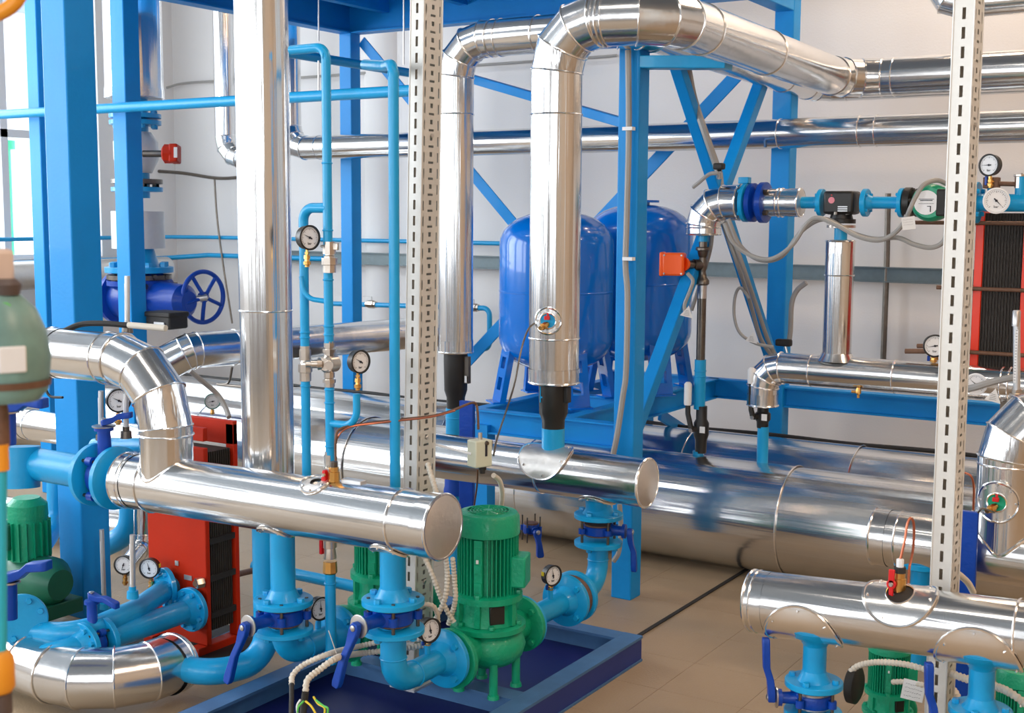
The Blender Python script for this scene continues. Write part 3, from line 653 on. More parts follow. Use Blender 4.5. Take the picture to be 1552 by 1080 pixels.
def pump(label, cx, cy, zax, s=1.0, box_side=1, group='green inline pumps', m=green):
    """vertical inline pump: volute between two flanges, lantern, finned motor with fan cover"""
    t = T('inline_pump', label, 'pump', V((cx, cy, .1)), group); c = V((cx, cy, 0))
    t.p('volute', MB().lathe(c + Z * (zax - .075), Z, ((0, .05), (.01, .085), (.035, .115), (.07, .125), (.10, .115), (.125, .085)), 32).tube(c - Y * .2 + Z * zax, c + Y * .2 + Z * zax, .052, n=24), m)
    for s1 in (-1, 1):
        f = flange(t, c + Y * .203 * s1 + Z * zax, -Y * s1, .095, .02, 4, m, ph=0)
    t.p('adapter_plate', MB().lathe(c + Z * (zax + .045), Z, ((0, .118), (.004, .124), (.02, .124), (.024, .11)), 36), m)
    for k in range(6):
        a = R(60 * k + 10); e = V((math.cos(a), math.sin(a), 0))
        t.p('adapter_bolt', MB().hexa(c + e * .108 + Z * (zax + .069), Z, .010, .012), m)
    zl = zax + .07; ln = MB()
    ln.lathe(c + Z * zl, Z, ((0, .1), (.03, .094), (.07, .092), (.085, .105)), 32); t.p('lantern', ln, m)
    for a in (R(-38), R(140)):
        e = V((math.cos(a), math.sin(a), 0)); t.p('lantern_opening', MB().box(c + e * .0925 + Z * (zl + .042), .012, .05, .06, e, Z.cross(e), Z), black, bevel=.003, label='dark opening with grille')
    for a in (R(-75), R(-5), R(70), R(160), R(240)):
        e = V((math.cos(a), math.sin(a), 0)); t.p('lantern_rib', MB().box(c + e * .098 + Z * (zl + .042), .02, .018, .08, e, Z.cross(e), Z), m)
    zm = zl + .085
    t.p('motor_flange', MB().lathe(c + Z * zm, Z, ((-.012, .10), (-.008, .114), (.012, .114), (.018, .095)), 36), m)
    for k in range(4):
        a = R(90 * k + 15); e = V((math.cos(a), math.sin(a), 0)); t.p('motor_bolt', MB().hexa(c + e * .104 + Z * (zm + .012), Z, .011, .014), m)
    hm = .205
    t.p('motor_body', MB().lathe(c + Z * (zm + .012), Z, ((0, .080), (hm, .080)), 32), m)
    for k in range(44):
        a = 2 * math.pi * k / 44; e = V((math.cos(a), math.sin(a), 0))
        if abs((math.degrees(a) - 285 + 180) % 360 - 180) < 11: continue
        t.p('cooling_fin', MB().box(c + e * .089 + Z * (zm + .015 + hm / 2), .022, .0035, hm - .005, e, Z.cross(e), Z), m, smooth=False)
    e = V((math.cos(R(285)), math.sin(R(285)), 0))
    t.p('mounting_rib', MB().box(c + e * .09 + Z * (zm + .11), .022, .028, hm - .02, e, Z.cross(e), Z), m, bevel=.002)
    for k in (.05, .11, .165): t.p('rib_pad', MB().box(c + e * .102 + Z * (zm + k), .006, .024, .028, e, Z.cross(e), Z), m)
    t.p('paint_chip_tag', MB().box(c + e * .106 + Z * (zm + .135), .002, .008, .012, e, Z.cross(e), Z), paper)
    e = V((math.cos(R(20)), math.sin(R(20)), 0)); t.p('terminal_box', MB().box(c + e * .108 + Z * (zm + .09), .05, .09, .10, e, Z.cross(e), Z), m, bevel=.006)
    zc = zm + .012 + hm - .012
    t.p('fan_cover', MB().lathe(c + Z * zc, Z, ((0, .101), (.002, .104), (.058, .102), (.070, .094), (.074, .070)), 44, caps=False), m)
    gr = MB(); gz = zc + .0745
    t.p('grille_backing', MB().lathe(c + Z * (gz - .006), Z, ((0, .072), (.001, .072)), 32), dkgreen)
    for k in range(1, 7): gr.torus(c + Z * gz, Z, .011 * k + .003, .0018, 36, 5)
    for k in range(12):
        a = 2 * math.pi * k / 12; e = V((math.cos(a), math.sin(a), 0)); gr.tube(c + Z * gz + e * .012, c + Z * gz + e * .072, .0016, n=5)
    gr.lathe(c + Z * gz, Z, ((-.002, .014), (.002, .014)), 16); t.p('fan_grille', gr, m)
    for (dx, dy) in ((-.075, -.075), (.075, -.075), (.075, .075), (-.075, .075)):
        t.p('foot', MB().tube((cx + dx * .9, cy + dy * .9, .10), (cx + dx * .9, cy + dy * .9, zax - .02), .014, n=12).lathe((cx + dx * .9, cy + dy * .9, .10), Z, ((0, .02), (.012, .018)), 12), m)
    return t
ypm = 3.33
pump('green inline pump with finned motor beside the front header end plate', x1 + .0, ypm, .262)
pump('green inline pump mostly hidden behind the left blue riser', x2 + .0, ypm, .262)
# discharge side of the nearer pump -> rear header
dl = T('discharge_pipe', 'blue discharge pipe with flanges right of the green pump', 'pipe', V((x1, 3.6, .15)), 'blue risers')
yf2 = 3.86
dl.p('pipe_run', MB().path([V((x1, 3.53, .262)), V((x1, yf2 - .02, .262))], .0385, 24), pipeb)
flange(dl, (x1, 3.545, .262), Y, .094, .018, 4, neck=.0385)
flange(dl, (x1, yf2 - .018, .262), -Y, .094, .02, 4, neck=.0385)
cvv = T('wafer_check_valve', 'brown wafer check valve between flanges right of the pump', 'valve', V((x1, yf2 + .02, .18)))
cvv.p('wafer', MB().lathe((x1, yf2 - .006, .262), Y, ((0, .078), (.002, .082), (.038, .082), (.04, .078)), 36), brown)
for a in (45, 135, 225, 315):
    e = V((math.cos(R(a)), 0, math.sin(R(a)))) * .074; cvv.p('stud_bolt', MB().tube(V((x1, yf2 - .03, .262)) + e, V((x1, yf2 + .065, .262)) + e, .006, n=8), steel)
xo = x1 + .0
zf1, zf2 = PY(905, 790, yB).z, PY(905, 826, yB).z
d2 = pipe('discharge_pipe', 'blue elbow pipe rising in front of the column to the dark valve', [V((xo, yf2 + .04, .262)), V((xo, yB + .06, .262)), V((xo, yB + .06, zf2))], .0385, .085, pipeb, welds=[V((xo, yB + .06, .36))], group='blue risers')
flange(d2, (xo, yf2 + .045, .262), Y, .094, .018, 4)
flange(d2, (xo, yB + .06, zf2 - .008), -Z, .090, .018, 4, ph=R(45))
butterfly('dark butterfly valve under the rear header with its lever hanging right', (xo, yB + .06, (zf1 + zf2) / 2), Z, V((1, .25, 0)), V((.05, 0, -1)), .09, th=.032, neck_len=.105, lever_len=.15, seat=brown, disc=False, lm=cobalt)
d3 = pipe('outlet_pipe', 'short blue outlet with flange under the rear header', [V((xo, yB + .06, zf1)), V((xo, yB + .03, zB - .05))], .043, 0, pipeb, group='blue pipe stubs')
flange(d3, (xo, yB + .06, zf1 + .008), Z, .092, .018, 4, neck=.043, ph=R(45))
# ================================================================== PUMP SKID
sk = T('pump_skid', 'navy steel skid frame under the green pumps', 'frame', V((-2.6, 3.3, 0)))
sx0, sx1, sy0, sy1 = -2.86, -2.05, 2.55, 4.08
def chan(a, b, nm='channel'):
    a, b = V(a), V(b); sk.p(nm, MB().bar(a + Z * .094, b + Z * .094, .075, .010).bar(a + Z * .05, b + Z * .05, .012, .08).bar(a + Z * .006, b + Z * .006, .075, .008), steelblue, smooth=False)
chan((sx1, sy0, 0), (sx1, sy1, 0)); chan((sx0, sy0, 0), (sx0, sy1, 0)); chan((sx0 + .038, sy1 - .04, 0), (sx1 - .038, sy1 - .04, 0)); chan((sx0 + .038, 3.33, 0), (sx1 - .038, 3.33, 0), 'cross_channel'); chan((sx0 + .038, sy0 + .04, 0), (sx1 - .038, sy0 + .04, 0))
sk.p('outer_web', MB().box((sx1 + .03, (sy0 + sy1) / 2, .05), .006, sy1 - sy0, .09), navy, smooth=False)
sk.p('tray_plate', MB().box(((sx0 + sx1) / 2, (sy0 + sy1) / 2, .022), sx1 - sx0, sy1 - sy0, .006), mat('tray_navy', (.004, .008, .10), 0, .45), smooth=False)

# ================================================================== PERFORATED POSTS
def post(label, top, bot, wx, wy, z1, hand=0):
    """zinc-coated perforated post: slotted front face, side face with slots and round holes"""
    t = T('perforated_post', label, 'post', bot, 'perforated support posts')
    # leaning slightly as in the picture: sheared along its height
    sh = (top - bot) / (top.z - bot.z)
    def L(u, v, z): p = bot + sh * (z - bot.z); return V((p.x + u, p.y + v, z))
    pz = .05
    N = int((z1 - bot.z) / pz)
    def face(us, holes, fu, nm):
        mb = MB(); zs = []
        rows = sorted(set([0, 1] + [h[2] for h in holes] + [h[3] for h in holes]))
        idx = {}
        def vid(i, j, k):
            key = (i, k * 1000 + j if rows[j] < 1 else (k + 1) * 1000)
            if key not in idx: idx[key] = len(mb.v); mb.v.append(tuple(fu(us[i], bot.z + (k + rows[j]) * pz)))
            return idx[key]
        for k in range(N):
            for j in range(len(rows) - 1):
                zc = (rows[j] + rows[j + 1]) / 2
                for i in range(len(us) - 1):
                    uc = (us[i] + us[i + 1]) / 2
                    if any(h[0] < uc < h[1] and h[2] < zc < h[3] for h in holes): continue
                    mb.f.append((vid(i, j, k), vid(i + 1, j, k), vid(i + 1, j + 1, k), vid(i, j + 1, k)))
        t.p(nm, mb, galw, smooth=False)
    f = wx
    us = [-f / 2, -.0055, .0, .0055, f / 2] if False else [-f / 2, -.0045, .0045, f / 2]
    face(us, [(-.0045, .0045, .2, .8)], lambda u, z: L(u, -wy / 2, z), 'slotted_face')
    w = wy; e1, e2 = -w / 2 + .013, w / 2 - .013
    us = [-w / 2, e1 - .003, e1 + .003, -.013, -.0065, .0065, .013, e2 - .003, e2 + .003, w / 2]
    holes = [(e1 - .003, e1 + .003, .15, .75), (e2 - .003, e2 + .003, .15, .75), (-.013, .013, .06, .2), (-.0065, .0065, .5, .78)]
    face(us, holes, lambda u, z: L(wx / 2, u, z), 'perforated_face')
    mb = MB()
    H2 = bot.z + N * pz
    for (u, v, u2, v2) in ((wx / 2, wy / 2, -wx / 2, wy / 2), (-wx / 2, wy / 2, -wx / 2, -wy / 2)):
        i = mb.ring([L(u, v, bot.z), L(u2, v2, bot.z), L(u2, v2, H2), L(u, v, H2)]); mb.f.append(tuple(i))
    t.p('plain_faces', mb, galw, smooth=False)
    bd = MB()
    for (u, v) in ((wx / 2, -wy / 2), (-wx / 2, -wy / 2), (wx / 2, wy / 2)): bd.path([L(u, v, bot.z), L(u, v, H2)], .0025, 6)
    t.p('rolled_edge', bd, galw)
    t.p('foot_plate', MB().box(bot + Z * .004, wx * 2, wy * 1.6, .008), galv, smooth=False)
    for k in range(5):
        z = .45 + .48 * k; t.p('screw', MB().hexa(L(wx / 2, .0, z), X, .007, .006), steel)
    return t
Pp = 3.24; pt_, pb_ = PY(647, 0, Pp), PY(635, 760, Pp)
sh = (pt_ - pb_) / (pt_.z - pb_.z)
def at_z(p, z): return V((p.x + sh.x * (z - p.z), p.y, z))
post('perforated steel post in the middle, in front of the cladded risers', at_z(pb_, 3.2), at_z(pb_, .1), .050, .098, 3.2)
Pp = 3.52; pt_, pb_ = PY(1469, 0, Pp), PY(1432, 880, Pp); sh = (pt_ - pb_) / (pt_.z - pb_.z)
post('perforated steel post at the right, passing behind the lower right header', at_z(pb_, 3.0), at_z(pb_, 0), .053, .098, 3.0)

# ================================================================== SLIM BLUE PIPES WITH GAUGES (behind the front header)
yS = 2.98
def vp(px0, py0, px1, py1): a, b = PY(px0, py0, yS), PY(px1, py1, yS); return a, b
a, b = vp(499, 100, 499, 560)
xm = PY(499, 560, yS).x
zt_ = PY(499, 71, yS).z
t = pipe('slim_pipe', 'slim blue pipe with a top elbow left of the gauge loop', [V((PY(441, 74, yS).x, yS, zt_)), V((xm, yS, zt_)), V((xm, yS, PY(499, 400, yS).z))], .0145, .035, pipeb, welds=[V((xm, yS, PY(499, 85, yS).z)), V((xm, yS, PY(499, 247, yS).z)), V((xm, yS, PY(499, 349, yS).z))], group='slim blue pipes')
def zz_(py): return PY(499, py, yS).z
def fitting(label, px, py0, py1, r=.018, m=nickel, yy=yS, xx=None, cat='fitting', handle=None):
    c0, c1 = PY(px, py0, yy), PY(px, py1, yy); c1 = V((c0.x, yy, c1.z)) if xx is None else V((xx, yy, c1.z)); c0 = V((c1.x, yy, c0.z))
    t = T('union_fitting' if not handle else 'ball_valve', label, cat, c1, 'pipe fittings'); L = c0.z - c1.z
    t.p('upper_nut', MB().lathe(c0, -Z, ((0, r * .95), (L * .10, r * .95), (L * .10, r * 1.12), (L * .40, r * 1.12)), 8), m)
    t.p('body', MB().lathe(c0 - Z * L * .36, -Z, ((0, r * .85), (L * .08, r * .85), (L * .1, r * .95), (L * .18, r * .95)), 16), m)
    t.p('lower_nut', MB().lathe(c0 - Z * L * .52, -Z, ((0, r * 1.35), (L * .22, r * 1.35), (L * .24, r * 1.1), (L * .48, r * 1.1)), 8), m)
    if handle: t.p('butterfly_handle', MB().box(c0 - Z * L * .15 + X * r * 1.5, r * 1.0, r * .5, r * 1.2).tube(c0 - Z * L * .15 - X * r * 1.9, c0 - Z * L * .15 + X * r * 1.5, r * .25, n=8), m, bevel=.002)
    return t
fitting('nickel ball valve on the slim blue pipe right of the upper gauge', 499, 366, 413, handle=True)
pipe('slim_pipe', 'slim blue pipe between the upper ball valve and the mixing valve', [V((xm, yS, zz_(410))), V((xm, yS, zz_(520)))], .0145, 0, pipeb, welds=[V((xm, yS, zz_(424))), V((xm, yS, zz_(494))), V((xm, yS, zz_(507)))], group='slim blue pipes')
fitting('nickel union just above the mixing valve', 499, 517, 540, .015)
c = V((xm, yS, zz_(551))); t = T('mixing_valve', 'round nickel mixing valve with a side knob on the slim pipe', 'valve', c - Z * .03)
t.p('body', MB().lathe(c - V((0, -1, 0)) * .03, V((0, -1, 0)), ((0, .022), (.006, .028), (.045, .028), (.052, .02)), 24), nickel)
t.p('side_bonnet', MB().lathe(c, V((-.8, -.6, 0)), ((.02, .018), (.035, .02), (.036, .014), (.055, .014), (.056, .010), (.072, .010)), 12), nickel)
t.p('outlet_boss', MB().lathe(c + X * .01 - Y * .01, V((.6, -.8, 0)), ((.0, .014), (.028, .014)), 12), nickel)
fitting('nickel union just below the mixing valve', 499, 562, 586, .015)
pipe('slim_pipe', 'slim blue pipe from the mixing valve down to the header', [V((xm, yS, zz_(584))), V((xm, yS, zz_(700)))], .014, 0, pipeb, welds=[V((xm, yS, zz_(590))), V((xm, yS, zz_(610))), V((xm, yS, zz_(676)))], group='slim blue pipes')
xg = PY(462, 500, yS).x
pipe('slim_pipe', 'blue bypass pipe curving off behind the upper gauge', [V((xm, yS, zz_(315))), V((xg, yS, zz_(315))), V((xg, yS, zz_(345)))], .0155, .04, pipeb, group='slim blue pipes')
pipe('slim_pipe', 'blue bypass pipe below the upper gauge', [V((xg, yS, zz_(360))), V((xg, yS, zz_(530)))], .0145, 0, pipeb, welds=[V((xg, yS, zz_(514))), V((xg, yS, zz_(506)))], group='slim blue pipes')
pipe('syphon_pipe', 'thin blue curved link between the two slim pipes', [V((xg, yS - .012, zz_(420))), V((xg + .012, yS - .014, zz_(453))), V((xm, yS, zz_(457)))], .008, .05, pipeb, group='slim blue pipes')
fitting('nickel union on the blue bypass pipe', 462, 524, 577, .0165, xx=xg)
pipe('slim_pipe', 'blue bypass pipe running down behind the front header', [V((xg, yS, zz_(575))), V((xg, yS, zz_(725)))], .0145, 0, pipeb, welds=[V((xg, yS, zz_(588)))], group='slim blue pipes')
gauge('black-rimmed pressure gauge at the top of the slim blue loop', PY(469, 360, yS - .045), .0365, 36, 155, .055)
gc = PY(546, 548, yS - .02)
gauge('black-rimmed pressure gauge on the short curved branch, reading bar', gc, .0345, 38, 150, .055)
xg2 = PY(540, 548, yS).x
pipe('syphon_pipe', 'blue curved branch carrying the lower gauge', [V((xg2, yS, zz_(592))), V((xg2, yS, zz_(640))), V((xm, yS, zz_(641)))], .0115, .05, pipeb, group='slim blue pipes')
xr2 = PY(598, 500, yS + .1).x; y6 = yS + .1
z6 = PY(598, 96, y6).z
pipe('slim_pipe', 'tall slim blue pipe left of the perforated post', [PY(553, 98, y6 + .1), V((PY(572, 92, y6).x, y6 + .04, z6)), V((xr2, y6, z6)), V((xr2, y6, PY(598, 745, y6).z))], .0165, .045, pipeb, welds=[V((xr2, y6, PY(598, 112, y6).z))], group='slim blue pipes')
pipe('slim_pipe', 'thin blue rod pipe crossing high behind the slim pipes', [PY(430, 79, 5.2), PY(655, 116, 6.4)], .026, 0, pipeb, group='slim blue pipes')
pz1, pz2 = PY(20, 168, 4.58), PY(640, 133, 4.58)
zc_ = PY(250, 159, 4.58).z
pipe('sprinkler_pipe', 'horizontal blue pipe crossing in front of the columns at the upper left', [V((-8.0, 4.58, zc_)), V((pz2.x, 4.58, zc_ + .0))], .026, 0, pipeb)
for (px, p0, p1, yy) in ((483, -20, 62, 5.0), (483, 92, 140, 4.6), (612, -20, 98, 5.0)):
    solo('threaded_rod', 'thin steel hanger rod ' + ('above the first slim pipe elbow' if (px, p0) == (483, -20) else 'ending at the blue cross pipe' if px == 483 else 'next to the perforated post'), 'rod', MB().tube(PY(px, p0, yy), PY(px, p1, yy), .004, n=8), steel, 'hanger rods')
# red valve on the front header
c = onA(509) + Z * (rA - .012) - Y * .008
t = T('ball_valve', 'brass ball valve with red handle rising from the front header window', 'valve', c, 'red-handled valves')
t.p('body', MB().lathe(c, Z, ((0, .014), (.012, .014), (.012, .018), (.04, .018), (.042, .015), (.055, .015)), 8), brass)
t.p('cap_nut', MB().lathe(c + Z * .055, Z, ((0, .012), (.016, .012), (.018, .005)), 8), dsteel)
t.p('handle', MB().box(c + V((-.024, -.012, .028)), .012, .016, .034).box(c + V((-.03, -.012, .008)), .010, .014, .03), redp, bevel=.003)
t.p('handle_screw', MB().tube(c + V((-.02, -.02, .032)), c + V((-.02, -.027, .032)), .005, n=10), steel)
fitting('nickel valve body between the slim pipe and the header top', 499, 684, 730, .0155)
solo('steel_clip', 'small steel clip lying on the header right of the red valve', 'clip', MB().box(onA(533) + Z * (rA + .003) + Y * .01, .075, .03, .012), galv, bevel=.003)
# drain under the header
c = PY(500, 825, yH + .1); xd, yd = c.x, c.y
t = T('drain_valve', 'brass and nickel drain valve below the front header', 'valve', PY(500, 872, yd), 'pipe fittings')
t.p('body', MB().lathe(V((xd, yd, onA(500).z - .06)), -Z, ((0, .018), (.06, .018), (.062, .022), (.09, .022), (.092, .017), (.12, .021), (.125, .021)), 10), nickel)
zz2 = PY(500, 850, yd).z
t.p('lower_nut', MB().lathe(V((xd, yd, zz2)), -Z, ((0, .021), (.035, .023), (.04, .019)), 8), brass)
t.p('handle', MB().box(V((xd - .025, yd - .01, PY(500, 828, yd).z)), .01, .014, .05), redp, bevel=.002)
pipe('drain_pipe', 'blue drain pipe under the brass valve, teeing into a rear pipe', [V((xd, yd, zz2 - .03)), V((xd, yd, .24))], .017, 0, pipeb, welds=[V((xd, yd, zz2 - .07))])
pipe('drain_pipe', 'blue horizontal pipe crossing behind the brass drain', [V((PY(385, 862, 3.75).x, 3.75, PY(450, 870, 3.75).z)), V((PY(560, 884, 3.75).x, 3.75, PY(450, 870, 3.75).z))], .023, 0, pipeb)

# ---- gauges at the pumps
def stub_gauge(label, gx, gy, Yp, r, phi, needle, zbase, **k):
    p = PY(gx, gy, Yp); b = p - toward_cam(p, phi) * r * .37; s = (p.z - r * .9) - zbase - .03
    t = gauge(label, p, r, phi, needle, s, **k)
    t.p('blue_stub', MB().tube((b.x, b.y, zbase), (b.x, b.y, zbase + .04), .009, n=12), pipeb)
    return t
stub_gauge('white gauge just right of the nearer butterfly valve, blue cock below', 652, 955, yH + .17, .037, 38, 100, .31, handle=cobalt)
stub_gauge('white gauge right of the left butterfly valve', 486, 922, yH + .17, .037, 35, 95, .31)
stub_gauge('black gauge with yellow sticker right of the green pump, blue cock below', 838, 872, 3.72, .036, 40, 100, .30, handle=cobalt, yellow=True)

# ---- pressure switch with capillary
c = PY(727, 686, 3.35)
t = T('pressure_switch', 'cream pressure switch box hanging in front of the rear header', 'switch', c - Z * .05)
e1 = toward_cam(c, 35); sd = Z.cross(e1)
t.p('housing', MB().box(c, .066, .05, .088, sd, e1, Z), cream, bevel=.004)
t.p('scale_window', MB().box(c + e1 * .026 + sd * .008 + Z * .012, .008, .002, .04, sd, e1, Z), ink)
t.p('knob', MB().lathe(c + e1 * .025 + sd * .01 + Z * .035, e1, ((0, .008), (.006, .006)), 12), dsteel)
t.p('side_gland', MB().box(c + sd * .034 + Z * .028, .02, .022, .02, sd, e1, Z), dsteel)
t.p('top_fitting', MB().tube(c + Z * .044 + sd * .002, c + Z * .066 + sd * .002, .007, n=8), nickel)
t.p('bottom_gland', MB().lathe(c - Z * .043 + sd * .012, -Z, ((0, .013), (.014, .013), (.015, .009), (.026, .009)), 10), rubber)
t.p('mounting_rod', MB().tube(c - sd * .033, PY(651, 671, 3.3), .0045, n=8), white)
cable('capillary_tube', 'dark copper capillary running from the red valve across the post to the switch box', [PY(509, 700, 2.93), PY(509, 665, 2.93), PY(516, 650, 2.95), PY(545, 643, 3.0), PY(600, 636, 3.1), PY(655, 630, 3.15), PY(685, 622, 3.2), PY(712, 611, 3.3), PY(721, 612, 3.34), PY(724, 625, 3.34), PY(725, 650, 3.35)], .0042, brown, group='capillary tubes')
cable('capillary_tube', 'second reddish capillary lifted along the post top', [PY(509, 690, 2.94), PY(511, 664, 2.94), PY(530, 647, 2.97), PY(580, 640, 3.05), PY(650, 632, 3.13), PY(690, 622, 3.18)], .003, copper, group='capillary tubes')
cable('capillary_tube', 'thin dark wire from the riser window down to the switch box', [PY(812, 488, 3.93), PY(800, 500, 3.9), PY(790, 530, 3.87), PY(780, 580, 3.8), PY(768, 620, 3.7), PY(754, 662, 3.5), PY(748, 690, 3.42)], .0035, dsteel, group='capillary tubes')
cable('capillary_tube', 'copper tail hanging below the switch box', [PY(724, 712, 3.35), PY(723, 735, 3.4), PY(719, 765, 3.5)], .003, copper, group='capillary tubes')
# rear blue post behind the switch
a = PY(708, 700, 4.3)
solo('cobalt_plate', 'flat cobalt upright behind the green pump and the switch box', 'bracket', MB().box(V((a.x, 4.3, .44)), .07, .02, .86), cobalt, smooth=False, bevel=.003)
a = PY(1468, 830, 4.2)
solo('cobalt_plate', 'flat cobalt upright behind the right perforated post', 'bracket', MB().box(V((PY(1463, 830, 4.2).x, 4.2, PY(1463, 775, 4.2).z / 2)), .075, .02, PY(1463, 772, 4.2).z), cobalt, smooth=False, bevel=.003)
butterfly('dark butterfly valve behind the green pump motor', PY(805, 800, 4.25), Z, V((.4, -.3, 0)), V((0.1, 0, -1)), .05, neck_len=.05, lever_len=.1, disc=False)

# ---- round windows on the risers
def window_plate(label, cpt, axis_pt, r, out, R1, hole, inner_m=pipeb):
    mb, rim, ptf = saddle(axis_pt, Z, r, out, R1, hole)
    t = T('valve_window', label, 'cover plate', cpt - Z * R1); t.p('ring_plate', mb, alu2); t.p('outer_rim', rim, alu)
    t.p('inner_rim', MB().path([ptf(hole, 2 * math.pi * k / 30, .007) for k in range(31)], .003, 6, caps=False), alu2)
    t.p('recess', MB().lathe(axis_pt + out * (r + .0015), out, ((0, hole * .99), (.001, hole * .99)), 28), inner_m, label='dark teal pipe seen inside the window')
    for k in range(8): q = ptf(R1 * .86, R(45 * k), .008); t.p('screw', MB().lathe(q, out, ((0, .004), (.003, .003)), 8), steel)
    e = out; sd2 = Z.cross(e).normalized(); c = axis_pt + out * (r + .004)
    t.p('valve_body', MB().lathe(c - Z * .012 - sd2 * .002, (e - Z * .3 - sd2 * .4).normalized(), ((0, .010), (.012, .010), (.012, .013), (.03, .013), (.031, .009), (.045, .009)), 8), brass)
    t.p('handle', MB().box(c + e * .012 + Z * .012, .020, .012, .014, sd2, e, Z).box(c + e * .012 + Z * .022 + sd2 * .003, .007, .010, .016, sd2, e, Z), redp, bevel=.002, label='red handle')
    return t
az = PY(824, 482, yB); o1 = V((.22, -1, 0)).normalized()
ap = V((pv.x, yB, az.z)); ov = toward_cam(ap, -14)
window_plate('round valve window with red handle low on the large riser', ap + ov * .09, ap, .094, ov, .048, .029)

# ================================================================== CONDUITS AT THE PUMPS
def P3(px, py, yy): return PY(px, py, yy)
cable('flexible_conduit', 'cream corrugated conduit arching left past the nearer riser elbow', [P3(442, 1038, 2.55), P3(444, 1022, 2.58), P3(462, 1006, 2.62), P3(500, 990, 2.68), P3(540, 980, 2.9), P3(580, 972, 2.98), P3(640, 968, 3.05)], .0085, conduit, 'conduit', 'cream conduits', True)
cable('flexible_conduit', 'cream corrugated conduit ending above the yellow-green wires', [P3(463, 1048, 2.5), P3(466, 1030, 2.52), P3(482, 1016, 2.56), P3(512, 996, 2.64), P3(545, 990, 2.92), P3(600, 984, 3.0), P3(640, 978, 3.08)], .0095, conduit, 'conduit', 'cream conduits', True)
cable('flexible_conduit', 'cream conduit dropping from the header end plate beside the post', [P3(642, 842, 3.1), P3(655, 870, 3.1), P3(668, 905, 3.12), P3(680, 930, 3.14), P3(688, 942, 3.15)], .0085, conduit, 'conduit', 'cream conduits', True)
cable('flexible_conduit', 'cream conduit curving left below the header end plate', [P3(675, 840, 3.08), P3(678, 870, 3.1), P3(675, 905, 3.1), P3(664, 930, 3.1), P3(655, 950, 3.1)], .0088, conduit, 'conduit', 'cream conduits', True)
cable('flexible_conduit', 'cream conduit behind its twin, hanging nearest the pump', [P3(686, 845, 3.16), P3(689, 880, 3.18), P3(690, 910, 3.18), P3(680, 945, 3.2)], .0085, conduit, 'conduit', 'cream conduits', True)
cable('flexible_conduit', 'cream conduit climbing the perforated post above the header', [P3(648, 702, 3.16), P3(654, 722, 3.14), P3(660, 742, 3.12), P3(664, 760, 3.1)], .009, conduit, 'conduit', 'cream conduits', True)
cable('flexible_conduit', 'cream conduit rising from the pump fan cover to the switch box', [P3(760, 768, 3.55), P3(761, 745, 3.5), P3(757, 728, 3.45), P3(748, 720, 3.4)], .0085, conduit, 'conduit', 'cream conduits', True)
cable('flexible_conduit', 'short cream conduit loop behind the nearer butterfly valve', [P3(640, 915, 3.0), P3(655, 917, 3.02), P3(662, 928, 3.04), P3(664, 942, 3.05)], .008, conduit, 'conduit', 'cream conduits', True)
t = T('black_cable', 'two black cable ends dropping from the conduits at the bottom', 'cable', P3(450, 1090, 2.5))
t.p('cable_end', MB().path([P3(442, 1036, 2.55), P3(442, 1060, 2.52), P3(441, 1100, 2.5)], .007, 10), rubber); t.p('cable_end', MB().path([P3(463, 1048, 2.5), P3(461, 1066, 2.5), P3(457, 1100, 2.48)], .010, 10), rubber)
for k, (m_, pts) in enumerate(((yell, ((463, 1062), (472, 1070), (480, 1084))), (yell, ((475, 1055), (482, 1066), (492, 1073), (490, 1090))), (gwire, ((478, 1060), (490, 1069), (497, 1074), (494, 1092))), (gwire, ((460, 1062), (452, 1072), (450, 1090))), (white, ((455, 1060), (450, 1070), (452, 1088))))):
    cable('loose_wire', ['yellow wire end curling off the left conduit', 'longer yellow wire beside the green one', 'green and yellow earth wire at the far right of the bunch', 'short green wire at the left of the bunch', 'white wire end in the bunch'][k], [P3(a_, b_, 2.47) for a_, b_ in pts], .0028, m_, group='loose wire ends')
solo('cable_tie', 'thin pale cable tie sticking up from the conduit', 'cable tie', MB().bar(P3(498, 955, 2.66), P3(510, 990, 2.66), .002, .0015), conduit)

# ================================================================== RED PLATE HEAT EXCHANGER, LEFT
fx0, fx1 = PZ(226, 965, .03), PZ(324, 984, .03); yE = (fx0.y + fx1.y) / 2 + .0
xa, xb = fx0.x, fx1.x; ztop = PY(322, 630, 3.45).z; zlow = .05
t = T('plate_heat_exchanger', 'red plate heat exchanger standing under the swan neck', 'heat exchanger', V(((xa + xb) / 2, yE, 0)), 'red plate heat exchangers')
ytE = yE + .15
t.p('front_plate', MB().box(((xa + xb) / 2, yE, (zlow + ztop - .07) / 2), xb - xa, .022, ztop - .07 - zlow), red, bevel=.004)
# rear plate as a portal: two uprights and an arched head
for x in (xa + .02, xb - .02): t.p('rear_upright', MB().box((x, ytE, (zlow + ztop) / 2), .04, .022, ztop - zlow), red, bevel=.003)
t.p('rear_head', MB().box(((xa + xb) / 2, ytE, ztop - .035), xb - xa, .022, .09), red, bevel=.003)
t.p('front_head', MB().box(((xa + xb) / 2, yE, ztop - .02), xb - xa, .022, .05), red, bevel=.003)
for k in range(22):
    y = yE + .016 + k * .0055
    t.p('plate', MB().box(((xa + xb) / 2 - .0, y, (zlow + ztop) / 2 - .02), xb - xa - .02 - (.006 if k % 2 else 0), .0036, ztop - zlow - .14), plate, smooth=False)
for z in (.16, .30, .44, .58): t.p('clamp_band', MB().box((xb - .006, yE + .075, z), .012, .128, .022), rubber, smooth=False)
t.p('carry_rod', MB().tube(PY(297, 884, yE - .05), PY(385, 864, yE + .5), .013, n=12), brown)
t.p('carry_nut', MB().hexa(PY(297, 884, yE - .05), V((.4, 1, .05)), .02, .03), nickel)
